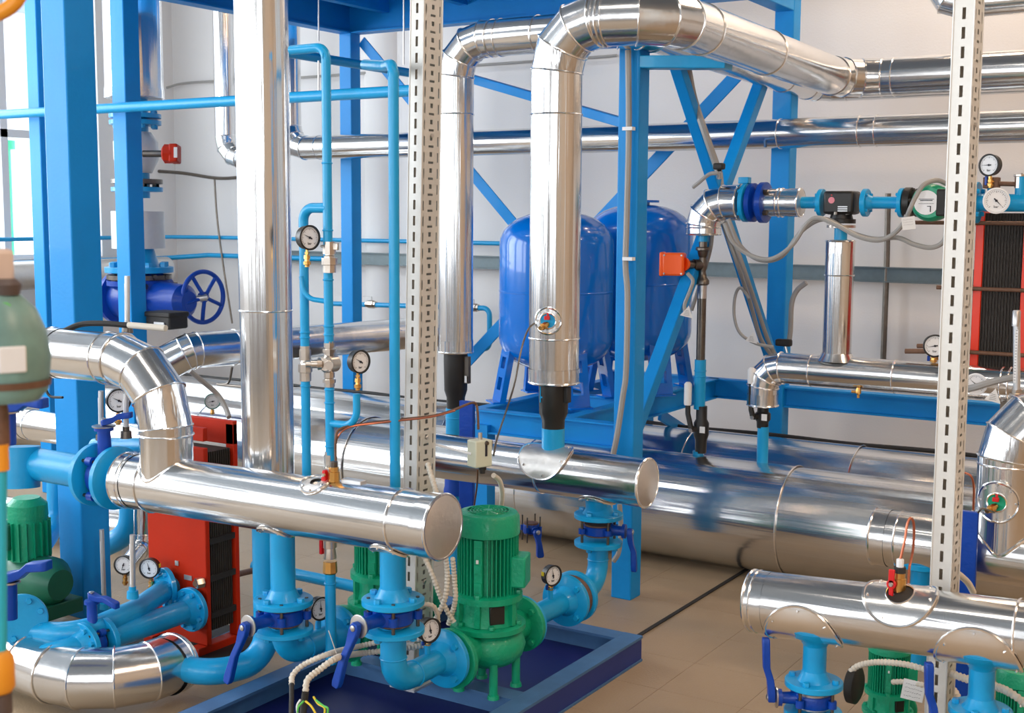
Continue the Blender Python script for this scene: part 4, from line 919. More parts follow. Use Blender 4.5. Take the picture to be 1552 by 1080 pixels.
for x in (xa + .03, xb - .03): t.p('foot', MB().box((x, yE + .07, .025), .05, .24, .05), red, bevel=.003)
for px, py in ((268, 853), (285, 875), (250, 868)): t.p('name_plate' if px == 285 else 'sticker', MB().box(PY(px, py, yE - .013), .04 if px == 285 else .018, .003, .018), galv, smooth=False)
solo('base_rail', 'dusty blue steel rail on the floor beside the exchanger foot', 'rail', MB().bar(PZ(296, 990, .02), PZ(395, 948, .02), .07, .03), steelblue, smooth=False)
solo('drip_tray', 'dark steel tray on the floor below the left exchanger', 'tray', MB().box(((xa + xb) / 2, yE + .06, .012), xb - xa + .16, .42, .02), rubber, smooth=False)

# ---- ports, valves and pipes left of the exchanger
def flanged(label, a, b, r, Rf, ends=(1, 1), bend=None, m=pipeb, group='blue pipes left of the exchanger'):
    pts = [V(q) for q in (a if isinstance(a, list) else [a, b])]
    t = pipe('flanged_pipe', label, pts, r, bend or .1, m, group=group)
    d0 = (pts[0] - pts[1]).normalized(); d1 = (pts[-1] - pts[-2]).normalized()
    if ends[0]: flange(t, pts[0] - d0 * .01, -d0, Rf, .02, 4 if Rf < .08 else 8, m, neck=r)
    if ends[1]: flange(t, pts[-1] - d1 * .01, -d1, Rf, .02, 4 if Rf < .08 else 8, m, neck=r)
    return t
q1 = PY(292, 922, yE - .04); q0 = PX(205, 962, q1.x - .02)
q0 = V((q1.x, q1.y - .42, q1.z)); 
flanged('blue flanged pipe from the lower exchanger port to the near butterfly valve', q1, q0, .042, .082)
vq = q0 - Y * .03
butterfly('cobalt butterfly valve on the pipe in front of the exchanger, handle up', vq, Y, V((0, 0, 1)), V((.9, .1, -.25)), .082, neck_len=.15, lever_len=.12, disc=False, seat=rubber)
qe = vq - Y * .03
flanged('blue elbow pipe in front of the near butterfly valve, turning left', [qe, qe - Y * .12, qe + V((-.1, -.12, -.03))], None, .045, .082, (1, 0), .09)
u1 = PY(258, 888, yE - .03)
t = pipe('flanged_pipe', 'long blue pipe curving from behind the near valve to the far left', [u1, PY(205, 925, u1.y - .25), PY(120, 962, u1.y - .52), PY(40, 958, u1.y - .56), PY(-30, 945, u1.y - .5)], .04, .2, pipeb, group='blue pipes left of the exchanger')
flange(t, u1 - Y * .02, V((-.3, -1, 0)), .075, .02, 8, pipeb, neck=.04)
fl_ = T('loose_flange', 'dark teal flange disc at the left edge above the long blue pipe', 'flange', PD(38, 960, 4.3)); flange(fl_, PD(33, 938, 4.25), V((.75, -.65, .1)), .085, .02, 8, pipeb)
# thermometer pockets
for (px, p0, p1, yy, lab) in ((154, 802, 915, 3.3, 'slender silver thermometer left of the two gauges'), (201, 810, 897, 2.75, 'silver thermometer standing on the near butterfly valve'), (153, 592, 660, 3.0, 'silver thermometer behind the wide column below the swan neck'), (193, 418, 496, 3.0, 'tall silver thermometer above the swan neck'), (191, 596, 655, 2.9, 'silver thermometer right of the half-hidden gauge')):
    a_, b_ = PY(px, p0, yy), PY(px + (4 if p0 == 802 else 0), p1, yy)
    t = T('thermometer', lab, 'thermometer', b_, 'silver thermometers')
    t.p('tube', MB().tube(b_, a_, .0095, n=14), galv); t.p('socket', MB().lathe(b_ - Z * .02, Z, ((0, .02), (.025, .018), (.026, .012), (.04, .012)), 10), pipeb if p0 > 700 else dsteel)
    t.p('scale_slot', MB().box((a_ + b_) / 2 - Y * .009, .004, .002, (a_ - b_).length * .7), white)
gauge('pressure gauge with black rim left of the pair in front of the exchanger', PY(187, 856, 3.25), .036, -22, 250, .05)
gauge('pressure gauge right of the pair, yellow sticker on its rim', PY(226, 861, 3.12), .0365, -26, 105, .05, yellow=True)
gauge('gauge half hidden under the swan neck elbow', PY(180, 607, 3.05), .042, 15, 150, .05)
gauge('small pale gauge above the red exchanger head', PY(322, 608, 4.1), .035, 5, 190, .03, case=aqua)

# left end of header: valve, big pipe
def hz(px): return onA(px)
hq = onA(186)
t = T('header_flange', 'blue flange with bolts on the left end of the front header', 'flange', hq - Z * .1); flange(t, hq - X * .03, -X, .108, .022, 8, pipeb); t.p('stub', MB().tube(hq - X * .03, hq + X * .03, .06), pipeb)
vq2 = hq - X * .085
butterfly('cobalt butterfly valve at the left end of the front header, handle up', vq2, X, V((0, 0, 1)), V((.85, .5, .15)), .108, neck_len=.17, lever_len=.10, disc=True, seat=rubber, lm=cobalt, th=.045)
hz2 = vq2 - X * .05
t = pipe('flanged_pipe', 'thick blue pipe entering the left valve of the front header', [hz2, hz2 - X * .38, hz2 - X * .6 - Y * .12 - Z * .0], .058, .2, pipeb, group='blue pipes left of the exchanger')
flange(t, hz2 + X * .0, -X, .108, .022, 8, pipeb, neck=.058)
pipe('blue_header', 'short teal pipe carrying the silver thermometers behind the left valve', [PY(144, 676, 3.0), PY(222, 676, 3.0)], .03, 0, pipeb, group='blue pipes left of the exchanger')
t = pipe('flanged_pipe', 'upright blue flanged pipe behind the umber and amber fitting', [PD(30, 738, 4.5), PD(30, 676, 4.5)], .07, .1, pipeb, group='blue pipes left of the exchanger')

# far pipes behind the wide column
yy = 3.95
clad('cladded_stub', 'short aluminium-clad pipe with sloped end behind the wide column', [PY(32, 641, yy), V((PY(240, 641, yy).x, yy, PY(32, 641, yy).z))], .075, seams={0: [.1]}, caps=(1, None))
clad('cladded_floor_pipe', 'dull clad pipe on the floor behind the wide column', [V((PY(10, 895, 3.9).x, 3.9, .12)), V((PY(235, 850, 4.1).x, 4.1, .12))], .09, seams={0: [.4]})
pipe('vertical_pipe', 'blue pipe dropping behind the wide column on its left', [PD(84, 700, 5.4), PD(84, 800, 5.4), PD(60, 835, 5.2)], .036, .12, pipeb, group='blue pipes left of the exchanger')
pipe('vertical_pipe', 'teal pipe bending away right of the wide column', [PD(198, 745, 5.6), PD(198, 808, 5.6), PD(110, 850, 5.7)], .05, .13, pipeb, group='blue pipes left of the exchanger')
clad('cladded_stub', 'clad elbow between the teal bend and the red exchanger', [PD(216, 770, 5.2), PD(216, 828, 5.2), PD(190, 860, 5.0)], .035, .06, 2)
t = T('floor_pump', 'dark green pump standing behind the wide column at the left edge', 'pump', PD(45, 860, 5.0)); pg = PD(42, 800, 5.0)
t.p('motor', MB().lathe(pg - Z * .12, Z, ((0, .075), (.17, .075), (.17, .08), (.22, .078), (.245, .05)), 24), green)
for k in range(18):
    a_ = 2 * math.pi * k / 18; e = V((math.cos(a_), math.sin(a_), 0)); t.p('cooling_fin', MB().box(pg - Z * .04 + e * .08, .016, .004, .15, e, Z.cross(e), Z), green, smooth=False)
t.p('terminal_box', MB().box(pg + V((-.04, -.1, -.02)), .1, .08, .1), dkgreen, bevel=.008)
t.p('casing', MB().lathe(pg - Z * .2 + X * .05, X, ((-.16, .07), (-.1, .1), (.08, .1), (.14, .06)), 20), dkgreen)
t.p('base', MB().box(pg - Z * .31, .34, .24, .06), dkgreen, bevel=.005)
for (a_, b_, c_, lab) in (((8, 648), (62, 612), (60, 622), 'cobalt lever sticking up at the left edge beside the clad stub'), ((10, 912), (30, 868), (66, 866), 'cobalt lever at the left edge above the teal flange disc')):
    t = T('valve_lever', lab, 'valve', PD(*a_, 3.9), 'loose valve levers at the left edge')
    p0, p1, p2 = PD(*a_, 3.9), PD(*b_, 3.9), PD(*c_, 3.85); k_ = V((p0.x + .02, p0.y, p1.z + .01))
    t.p('stem', MB().tube(p0 - Z * .05 + X * .015, k_ - Z * .03, .022, n=16), cobalt); t.p('collar', MB().lathe(k_ - Z * .035, Z, ((0, .032), (.006, .032)), 16), steel)
    t.p('lever', lever_mesh(k_ - Z * .015, p2 + X * .03, Z, .05, .045, .03, .025), cobalt, bevel=.004)
# bottom-left clad elbow and blue continuation
e0, e1, e2 = PZ(-60, 965, .125), PZ(172, 1052, .125), PZ(264, 1003, .125)
clad('cladded_elbow', 'aluminium-clad elbow of five segments on the floor at the bottom left', [e0, e1, e2], .098, .34, 4, {0: [.75]}, caps=(None, 1))
xq = onA(427).x - .08
t = pipe('floor_bend_pipe', 'bright blue pipe leaving the floor elbow and rising behind the left riser', [e2 - (e2 - e1).normalized() * .02, PZ(318, 1022, .125), PZ(405, 1000, .125), PZ(405, 1000, .125) + Z * .58], .044, [.12, .1], pipeb, group='blue risers')

# ================================================================== GATE VALVE WITH HANDWHEEL
D = 7.45
g0 = PD(204, 150, D); gx, gy = g0.x, g0.y
def gp(py): return V((gx, gy, PY(204, py, gy).z))
clad('cladded_riser', 'very wide aluminium-clad duct coming down behind the third column', [V((gx, gy, 3.6)), gp(148)], .168, caps=(None, 1))
t = T('flanged_stack', 'blue flanged pipe stack above the gate valve', 'pipe', gp(425))
t.p('neck', MB().tube(gp(148), gp(300), .075, n=24), pipeb)
for py in (176, 186, 275, 287): 
    f = flange(t, gp(py), -Z if py in (186, 275) else Z, .15, .028, 8, pipeb if py in (176, 186, 287) else dsteel)
t.p('actuated_valve_body', MB().lathe(gp(200), -Z, ((0, .09), (.06, .13), (.16, .13), (.24, .09)), 20), galw)
t.p('cladding_drum', MB().lathe(gp(320), -Z, ((0, .155), (.22, .155)), 32), galw, label='silver drum')
t.p('cone', MB().lathe(gp(374), -Z, ((0, .085), (.1, .115), (.13, .14)), 28), pipeb)
flange(t, gp(408), Z, .20, .035, 8, pipeb); flange(t, gp(419), -Z, .19, .03, 8, dsteel)
t = T('gate_valve', 'cobalt gate valve with a five-spoke handwheel behind the third column', 'valve', gp(495))
b0 = gp(452)
t.p('body', MB().lathe(b0 + X * -.22, X, ((0, .13), (.02, .16), (.05, .16), (.06, .12), (.2, .14), (.32, .12), (.34, .16), (.38, .16), (.40, .11), (.6, .10), (.64, .06)), 32).lathe(gp(424), -Z, ((0, .19), (.03, .19), (.03, .1), (.25, .1)), 28), cobalt)
for k in range(10):
    a_ = R(36 * k); e = V((0, math.cos(a_), math.sin(a_))) * .143; t.p('bonnet_bolt', MB().hexa(b0 + X * .165 + e, X, .018, .025), dsteel)
wc = PD(308, 450, D); wd = V((1, -.08, 0)).normalized()
t.p('spindle', MB().tube(b0 + X * .35, wc + X * .03, .02, n=12), steel)
wheel = MB().torus(wc, wd, .150, .014, 44, 10)
u, w = basis(wd)
for k in range(5):
    a_ = R(72 * k + 14); e = u * math.cos(a_) + w * math.sin(a_); wheel.path([wc + e * .02 + wd * .012, wc + e * .08 + wd * .004, wc + e * .148], .012, 8)
wheel.lathe(wc - wd * .015, wd, ((0, .032), (.03, .032), (.034, .02)), 18)
t.p('handwheel', wheel, cobalt); t.p('hub_nut', MB().hexa(wc + wd * .018, wd, .014, .016), steel)
c = PD(253, 485, 7.0); t = T('black_junction_box', 'black lidded box below the gate valve', 'box', c - Z * .06); t.p('box', MB().box(c, .19, .14, .09), rubber, bevel=.012); t.p('lid', MB().box(c + Z * .035, .2, .15, .03), rubber, bevel=.008); t.p('front_label', MB().box(c + V((.02, -.075, -.02)), .08, .004, .03), galv)
def actuator(label, c, e, sz, m, arm, arm_r=.02):
    t = T('valve_actuator', label, 'actuator', c - Z * sz * .5, 'orange valve actuators'); e = V(e).normalized(); sd = Z.cross(e).normalized()
    t.p('housing', MB().box(c, sz * .95, sz, sz * 1.0, sd, e, Z), m, bevel=sz * .09)
    t.p('cover', MB().box(c - sd * sz * .52, sz * .18, sz * .9, sz * 1.06, sd, e, Z), m, bevel=sz * .06)
    t.p('name_plate', MB().box(c - sd * sz * .62 , .004, sz * .4, sz * .75, sd, e, Z), galv, bevel=.001)
    for a_ in (-1, 1):
        for b_ in (-1, 1): t.p('corner_screw', MB().lathe(c + e * sz * .5 + sd * a_ * sz * .38 + Z * b_ * sz * .4, e, ((0, sz * .05), (.004, sz * .04)), 8), steel)
    a0 = c + sd * sz * .45; a1 = V(arm)
    t.p('hub', MB().lathe(a0, (a1 - a0).normalized(), ((0, sz * .3), (sz * .1, sz * .28), (sz * .22, sz * .16)), 16), m)
    t.p('coupling', MB().lathe(a0, (a1 - a0).normalized(), ((sz * .2, arm_r), ((a1 - a0).length * .5, arm_r), ((a1 - a0).length * .5, arm_r * 1.35), ((a1 - a0).length * .75, arm_r * 1.35), ((a1 - a0).length, arm_r)), 12), dsteel)
    return t
ac = PD(256, 233, 7.3); vdir = (CAM - ac).normalized(); vdir.z = 0
t = T('valve_actuator', 'red-orange actuator on a short arm right of the third column', 'actuator', ac - Z * .05, 'orange valve actuators')
t.p('housing', MB().lathe(ac - CR * .035, CR, ((0, .04), (.01, .055), (.055, .055)), 8), MATS['exchanger_red_paint']); t.p('cover', MB().box(ac + CR * .035, .05, .1, .105, CR, fw, CU), red, bevel=.008); t.p('name_plate', MB().box(ac + CR * .052 - fw * .052, .02, .003, .06, CR, fw, CU), paper)
t.p('coupling', MB().tube(ac - CR * .03, ac - CR * .15, .02, n=10), dsteel)

# clad pipe sloping away behind the slim pipes
s0, s1 = PD(288, 531, 6.85), PD(702, 499, 8.2)
clad('cladded_branch', 'aluminium-clad pipe running away behind the slim blue pipes', [PD(205, 575, 6.8), s0, s1], .097, .10, 2, {1: [.12, .8]})
cable('grey_cable', 'dark grey cable sagging below the swan neck over the exchanger', [PY(288, 562, 3.4), PY(310, 580, 3.45), PY(330, 598, 3.5), PY(342, 618, 3.5), PY(347, 632, 3.48)], .010, grey)
cable('grey_cable', 'thin cable hanging from the clad branch above the exchanger', [PY(352, 556, 4.4), PY(346, 580, 4.4), PY(330, 582, 4.4), PY(372, 586, 4.4)], .006, dsteel)
# ================================================================== RIGHT: METER RUN AT EYE HEIGHT
yR = 5.45
def rp(px, py): return PY(px, py, yR)
xv = rp(1065, 400).x; zR = rp(1260, 307).z
zb_ = rp(1065, 354).z
clad('cladded_elbow', 'bright aluminium-clad elbow at the left end of the meter run', [V((xv, yR, zb_)), V((xv, yR, zR)), V((rp(1121, 307).x, yR, zR))], .079, .105, 3, {0: [.72]}, caps=(1, 1))
t = T('flange_valve', 'cobalt valve disc between the clad elbow and the meter run', 'valve', V((rp(1140, 300).x, yR, zR - .1)))
fx_ = rp(1131, 307).x; flange(t, (fx_, yR, zR), -X, .088, .02, 4, pipeb)
t.p('body', MB().lathe((fx_ + .012, yR, zR), X, ((0, .07), (.01, .088), (.03, .088), (.04, .06), (.055, .06), (.06, .092), (.085, .092), (.09, .06)), 30), cobalt)
for a_ in (45, 135, 225, 315): e = V((0, math.cos(R(a_)), math.sin(R(a_)))) * .066; t.p('bolt', MB().hexa(V((fx_ + .1, yR, zR)) + e, X, .012, .02), dsteel)
t.p('top_cap', MB().box((fx_ - .01, yR, zR + .1), .05, .04, .03), pipeb, bevel=.004)
clad('cladded_stub', 'crumpled clad stub between the cobalt valve and the black meter', [V((rp(1155, 300).x, yR, zR)), V((rp(1213, 300).x, yR, zR))], .062, seams={0: [.45, .55]}, caps=(0, 1))
def xp_(px): return rp(px, 307).x
t = pipe('meter_run_pipe', 'blue flanged pipe between the clad stub and the black meter', [V((xp_(1205), yR, zR)), V((xp_(1241), yR, zR))], .026, 0, pipeb, group='blue pipes of the meter run'); flange(t, (xp_(1245), yR, zR), -X, .06, .02, 4, neck=.026)
t = T('flow_meter', 'black boxy three-way valve with a pink dot on the meter run', 'meter', V((xp_(1276), yR, zR - .09)))
mc = V((xp_(1276), yR, zR))
t.p('housing', MB().box(mc + Z * .0, .135, .11, .10), black, bevel=.012); t.p('pink_dot', MB().lathe(mc + V((-.028, -.056, .01)), -Y, ((0, .014), (.002, .014)), 20), mat('pink', (.75, .25, .3), 0, .6)); t.p('red_led', MB().lathe(mc + V((-.028, -.056, .032)), -Y, ((0, .003), (.002, .003)), 8), redp)
for k in range(3): t.p('silver_label', MB().box(mc + V((.022, -.0565, -.018 - .009 * k)), .042, .002, .005), galv, smooth=False)
t.p('lower_flange', MB().lathe(mc - Z * .05, -Z, ((0, .045), (.02, .05), (.022, .062), (.04, .062)), 24), black)
for a_ in (20, 80, 140, 200, 260, 320): e = V((math.cos(R(a_)), math.sin(R(a_)), 0)) * .05; t.p('bolt', MB().lathe(mc - Z * .052 + e, Z, ((0, .010), (.012, .009)), 8), dsteel)
t.p('steel_flange', MB().lathe(mc - Z * .097, -Z, ((0, .062), (.012, .062)), 24), nickel)
pipe('pipe_stub', 'blue stub between the black meter and the clad tee', [mc - Z * .1, V((mc.x, yR, rp(1277, 366).z))], .028, 0, pipeb, group='blue pipe stubs')
t = pipe('meter_run_pipe', 'blue pipe with two flanges right of the black meter', [V((xp_(1316), yR, zR)), V((xp_(1364), yR, zR))], .026, 0, pipeb, group='blue pipes of the meter run'); flange(t, (xp_(1312), yR, zR), X, .06, .022, 4, neck=.026); flange(t, (xp_(1367), yR, zR), -X, .062, .018, 4)
t = T('flange_valve', 'black wafer flange left of the green circulator', 'valve', V((xp_(1378), yR, zR - .07))); t.p('wafer', MB().lathe((xp_(1371), yR, zR), X, ((0, .055), (.004, .065), (.03, .065), (.035, .05), (.05, .06)), 26), black)
for a_ in (30, 100, 170, 240, 310): e = V((0, math.cos(R(a_)), math.sin(R(a_)))) * .054; t.p('nut', MB().hexa(V((xp_(1371) + .03, yR, zR)) + e, X, .009, .014), dsteel)
gc = PY(1410, 307, 5.36)
t = T('circulator_pump', 'green circulator with a round white label on the meter run', 'pump', gc - Z * .08)
t.p('motor', MB().lathe(gc, -Y, ((-.1, .05), (-.08, .075), (0, .078), (.02, .07), (.03, .062)), 30), green)
t.p('side_box', MB().box(gc + V((.07, -.0, .0)), .08, .07, .11), rubber, bevel=.008)
t.p('round_label', MB().lathe(gc - Y * .031 + V((-.008, 0, 0)), -Y, ((0, .05), (.002, .05)), 30), white, label='round white label')
lb = gc - Y * .0335 - X * .008
t.p('printed_box', MB().box(lb + Z * .014, .062, .001, .002).box(lb - Z * .004 , .062, .001, .0012).box(lb + Z * .009, .05, .001, .003), ink, smooth=False)
t.p('black_mark', MB().box(lb + V((.018, 0, -.026)), .004, .001, .024).box(lb + V((.012, 0, -.015)), .016, .001, .003), ink, smooth=False)
t.p('pump_body', MB().tube((xp_(1382), yR, zR), (xp_(1452), yR, zR), .045, n=20), green)
cable('grey_cable', 'grey cable looping over the green circulator', [PY(1372, 335, 5.3), PY(1380, 315, 5.26), PY(1388, 298, 5.28), PY(1400, 280, 5.3), PY(1420, 273, 5.35), PY(1437, 280, 5.4)], .010, grey)
t = pipe('meter_run_pipe', 'blue pipe with a raised branch right of the perforated post', [V((xp_(1452), yR, zR)), V((xp_(1640), yR, zR))], .036, 0, pipeb, group='blue pipes of the meter run'); flange(t, (xp_(1480), yR, zR), X, .085, .02, 4)
t.p('branch', MB().tube((xp_(1545), yR, zR), (xp_(1545), yR, zR + .11), .02, n=16).tube((xp_(1500), yR, zR), (xp_(1500), yR, zR + .06), .012, n=12), pipeb)
gauge('pale blue dial on the blue pipe right of the perforated post', PY(1510, 304, 5.3), .049, 8, 315, 0, case=white, th=.02, group='dial thermometers', back=True)
t = T('brass_manifold', 'brown manifold block with a nickel cap under the tilted gauge', 'fitting', PY(1500, 290, yR))
t.p('block', MB().box(PY(1503, 277, yR), .06, .05, .045), brown, bevel=.003); t.p('tube', MB().tube(PY(1503, 278, yR), PY(1543, 279, yR), .010, n=10), brown); t.p('cap', MB().lathe(PY(1545, 285, yR), Z, ((0, .02), (.045, .02), (.047, .024), (.055, .024)), 14), nickel)
t.p('cap_rod', MB().tube(PY(1549, 270, yR), PY(1549, 262, yR), .004, n=6), steel)
gauge('tilted gauge with yellowish face above the brown manifold', PY(1499, 250, 5.4), .043, -32, 180, .05, handle=cobalt)
# vertical line below the elbow
def zv(py): return rp(1065, py).z
pipe('pipe_stub', 'blue stub under the bright clad elbow', [V((xv, yR, zb_ + .01)), V((xv, yR, zv(366)))], .024, 0, pipeb, group='blue pipe stubs')
t = T('motorised_valve', 'steel valve body on the thin vertical line beside the orange actuator', 'valve', V((xv, yR, zv(430))))
L = zv(362) - zv(432)
t.p('body', MB().lathe(V((xv, yR, zv(362))), -Z, ((0, .019), (L * .17, .019), (L * .17, .030), (L * .19, .034), (L * .24, .034), (L * .26, .026), (L * .36, .022), (L * .4, .017), (L * .52, .022), (L * .62, .022), (L * .7, .016), (L * .8, .02), (L * .88, .03), (L * .9, .033), (L * .97, .033), (L, .026)), 12), dsteel)
actuator('bright orange actuator left of the thin vertical steel line', PY(1022, 400, 5.36), toward_cam(PY(1022, 400, 5.36), -8), .105, orange, V((xv, yR, zv(402))), .02)
t = pipe('steel_riser', 'dark steel pipe on the thin vertical line', [V((xv, yR, zv(430))), V((xv, yR, zv(548)))], .021, 0, dsteel); t.p('sleeve', MB().tube((xv, yR, zv(432)), (xv, yR, zv(452)), .0225, n=20), steel)
pipe('pipe_stub', 'teal pipe with a thick collar above the thin black valve', [V((xv, yR, zv(545))), V((xv, yR, zv(620)))], .027, 0, pipeb, welds=[V((xv, yR, zv(562))), V((xv, yR, zv(570)))], group='blue pipe stubs')
def small_weld_valve(label, px, p0, p1, p2, p3, yy=yR, hx=-.04):
    c = PY(px, 600, yy); z = lambda q: PY(px, q, yy).z
    t = T('welded_ball_valve', label, 'valve', V((c.x, yy, z(p1))), 'black welded ball valves'); L = z(p0) - z(p1)
    t.p('body', MB().lathe(V((c.x, yy, z(p0))), -Z, ((0, .026), (L * .28, .026), (L * .36, .036), (L * .62, .036), (L * .72, .028), (L, .026)), 22), black)
    t.p('neck_boss', MB().lathe(V((c.x, yy, z(p0) - L * .48)), V((-.5, -.85, 0)), ((.03, .014), (.05, .014)), 12), black); t.p('lever', MB().path([V((c.x - .03, yy - .045, z(p0) - L * .5)), V((c.x + hx - .008, yy - .05, z(p0) - L * .15)), V((c.x + hx - .01, yy - .05, z(p2) - .05))], .013, 8), black)
    t.p('grip', MB().lathe(V((c.x + hx - .01, yy - .05, z(p3))), Z, ((0, .016), (.01, .018), (z(p2) - z(p3) - .01, .018), (z(p2) - z(p3), .01)), 12), paper, label='grey-white lever grip')
    t.p('screw', MB().lathe(V((c.x - .03, yy - .058, z(p0) - L * .5)), -Y, ((0, .010), (.004, .008)), 10), steel)
    t.p('name_plate', MB().box(V((c.x + .02, yy - .034, z(p0) - L * .48)), .026, .003, .03), paper, smooth=False)
    return t
small_weld_valve('slim black welded valve with white grip, standing on the big floor pipe', 1064, 615, 686, 578, 613)
pipe('pipe_stub', 'short teal stub joining the thin line to the big floor pipe', [V((xv, yR, zv(684))), V((xv, yR, .45))], .027, 0, pipeb, group='blue pipe stubs')
cable('collar_edge', 'curled edge of sheet left of the teal stub on the big floor pipe', [V((xv - .165, yR - .11, .478)), V((xv - .14, yR - .05, .50)), V((xv - .12, yR + .02, .507))], .005, alu2, 'collar', 'lifted cladding edges')
cable('collar_edge', 'curled edge of sheet right of the teal stub on the big floor pipe', [V((xv + .10, yR - .13, .473)), V((xv + .13, yR - .07, .497)), V((xv + .17, yR + .02, .507))], .005, alu2, 'collar', 'lifted cladding edges')

# clad tee and horizontal run
zt2 = rp(1330, 568).z; xtee = mc.x
clad('cladded_tee', 'aluminium-clad vertical leg of the tee below the black meter', [V((xtee, yR, zt2 + .05)), V((xtee, yR, rp(1277, 366).z))], .062, seams={0: [.72]}, caps=(None, 1))
zk = rp(1150, 612).z; xk = rp(1156, 600).x
clad('cladded_run', 'aluminium-clad run under the meter ending in a downward elbow', [V((xk, yR, zk)), V((xk, yR, zt2)), V((1.0, yR, zt2))], .070, .09, 3, {1: xs(yR, xk, 1.0, (1205, 1334, 1500, 1512))}, caps=(1, None))
mb = MB(); mb.lathe((xtee, yR, zt2 + .05), Z, ((0, .085), (.02, .072), (.035, .064)), 36, caps=False)
solo('tee_collar', 'flared sheet collar at the foot of the clad tee', 'collar', mb, alu2)
small_weld_valve('small black valve with grey grip under the clad downward elbow', 1157, 614, 648, 556, 580, yR, -.03)
pipe('pipe_stub', 'short teal stub below the small black valve near the rear column', [V((PY(1157, 640, yR).x, yR, PY(1157, 646, yR).z)), V((PY(1157, 640, yR).x, yR, .45))], .026, 0, pipeb, group='blue pipe stubs')
c = PY(1301, 594, 5.4); t = T('drain_valve', 'tiny brass drain cock under the clad run', 'valve', c - Z * .02, 'pipe fittings'); t.p('body', MB().lathe(c + Z * .02, -Z, ((0, .008), (.01, .012), (.025, .012), (.03, .006), (.045, .006)), 8), brass); t.p('side_arm', MB().tube(c, c - X * .03, .006, n=8), brass)
t = T('brass_manifold', 'row of thin brown pipes with a small gauge left of the right post', 'fitting', PY(1400, 540, yR)); t.p('tube', MB().tube(PY(1372, 532, yR), PY(1440, 532, yR), .011, n=10), brown); t.p('tube', MB().tube(PY(1390, 524, 5.6), PY(1440, 524, 5.6), .010, n=10), brown); t.p('socket', MB().lathe(PY(1416, 545, yR), Z, ((0, .018), (.03, .014)), 8), brass)
gauge('small black gauge low beside the right perforated post with blue cock', PY(1417, 524, 5.3), .045, 10, 190, .03, handle=cobalt)
gauge('white dial below the red plate exchanger', PY(1479, 582, 5.2), .042, -5, 140, 0, case=white, th=.02, group='dial thermometers', back=True)
a_, b_ = PY(1541, 470, 5.0), PY(1541, 592, 5.0)
t = T('thermometer', 'tall glass thermometer in front of the red plate exchanger', 'thermometer', b_, 'silver thermometers'); t.p('tube', MB().tube(b_, a_, .013, n=14), galv); t.p('cap', MB().lathe(a_ - Z * .06, Z, ((0, .015), (.055, .015), (.06, .011)), 14), steel); t.p('scale', MB().box((a_ + b_) / 2 - Y * .0135 - Z * .02, .010, .002, .2), white, smooth=False)
mk = MB()
for k in range(18): mk.box((a_ + b_) / 2 - Y * .0148 + Z * (-.11 + .011 * k), .006, .0008, .0015)
t.p('scale_marks', mk, ink, kind='stuff'); t.p('socket', MB().lathe(b_ - Z * .03, Z, ((0, .026), (.02, .026), (.022, .018), (.035, .018)), 8), nickel)
cable('grey_cable', 'stiff grey hose passing in front of the white dial', [PY(1462, 590, 5.15), PY(1480, 586, 5.1), PY(1510, 577, 5.1), PY(1545, 570, 5.1)], .014, grey)
def paper_tag(label, c, w, h, rot=0, lines=3, face=None):
    t = T('paper_tag', label, 'tag', c - Z * h / 2, 'paper tags'); e = face or toward_cam(c, 0); s = Z.cross(e).normalized(); a_ = R(rot); s2 = s * math.cos(a_) + Z * math.sin(a_); z2 = Z * math.cos(a_) - s * math.sin(a_)
    t.p('card', MB().box(c, w, .0015, h, s2, e, z2), paper, smooth=False); mb = MB()
    rnd = random.Random(len(label))
    for k in range(lines):
        x = -w * .38; zz = h * (.28 - .2 * k)
        while x < w * .34:
            d = w * rnd.uniform(.05, .12); mb.bar(c + e * .0012 + s2 * x + z2 * (zz + rnd.uniform(-.02, .02) * h), c + e * .0012 + s2 * (x + d) + z2 * (zz + rnd.uniform(-.03, .05) * h), w * .012, .0004, e); x += d + w * .03
    t.p('handwriting', mb, ink, kind='stuff'); return t
def tri_tag(label, c, w, flip=1):
    e = toward_cam(c, 0); s = Z.cross(e).normalized(); t = T('paper_tag', label, 'tag', c - Z * w / 2, 'paper tags')
    t.p('card', MB().prism([c - s * w * .55 - Z * w * .25, c + s * w * .5 - Z * w * .5, c + s * w * .15 + Z * w * .55, c - s * w * .05 + Z * w * .3], e * .002), paper, smooth=False)
    mb = MB()
    for k in range(4): mb.bar(c + e * .003 - s * w * (.25 - .04 * k) - Z * w * (.2 - .12 * k), c + e * .003 + s * w * (.22 - .02 * k) - Z * w * (.26 - .12 * k), w * .02, .0005, e)
    t.p('handwriting', mb, ink, kind='stuff')
paper_tag('white tag hanging under the green circulator', PY(1377, 338, 5.25), .052, .052, 8)
tri_tag('crumpled tag on the grey cables below the orange actuator', PY(1041, 473, 5.2), .055)
tri_tag('crumpled tag on the grey cable loop in front of the rear brace', PY(1139, 512, 5.7), .055)
tri_tag('crumpled tag behind the top of the right clad elbow', PY(1505, 600, 4.9), .055)
paper_tag('handwritten card hanging on the right perforated post over the green pump', PZ(1385, 1047, .3) if False else PY(1384, 1046, 3.62), .062, .060, -8, 4)
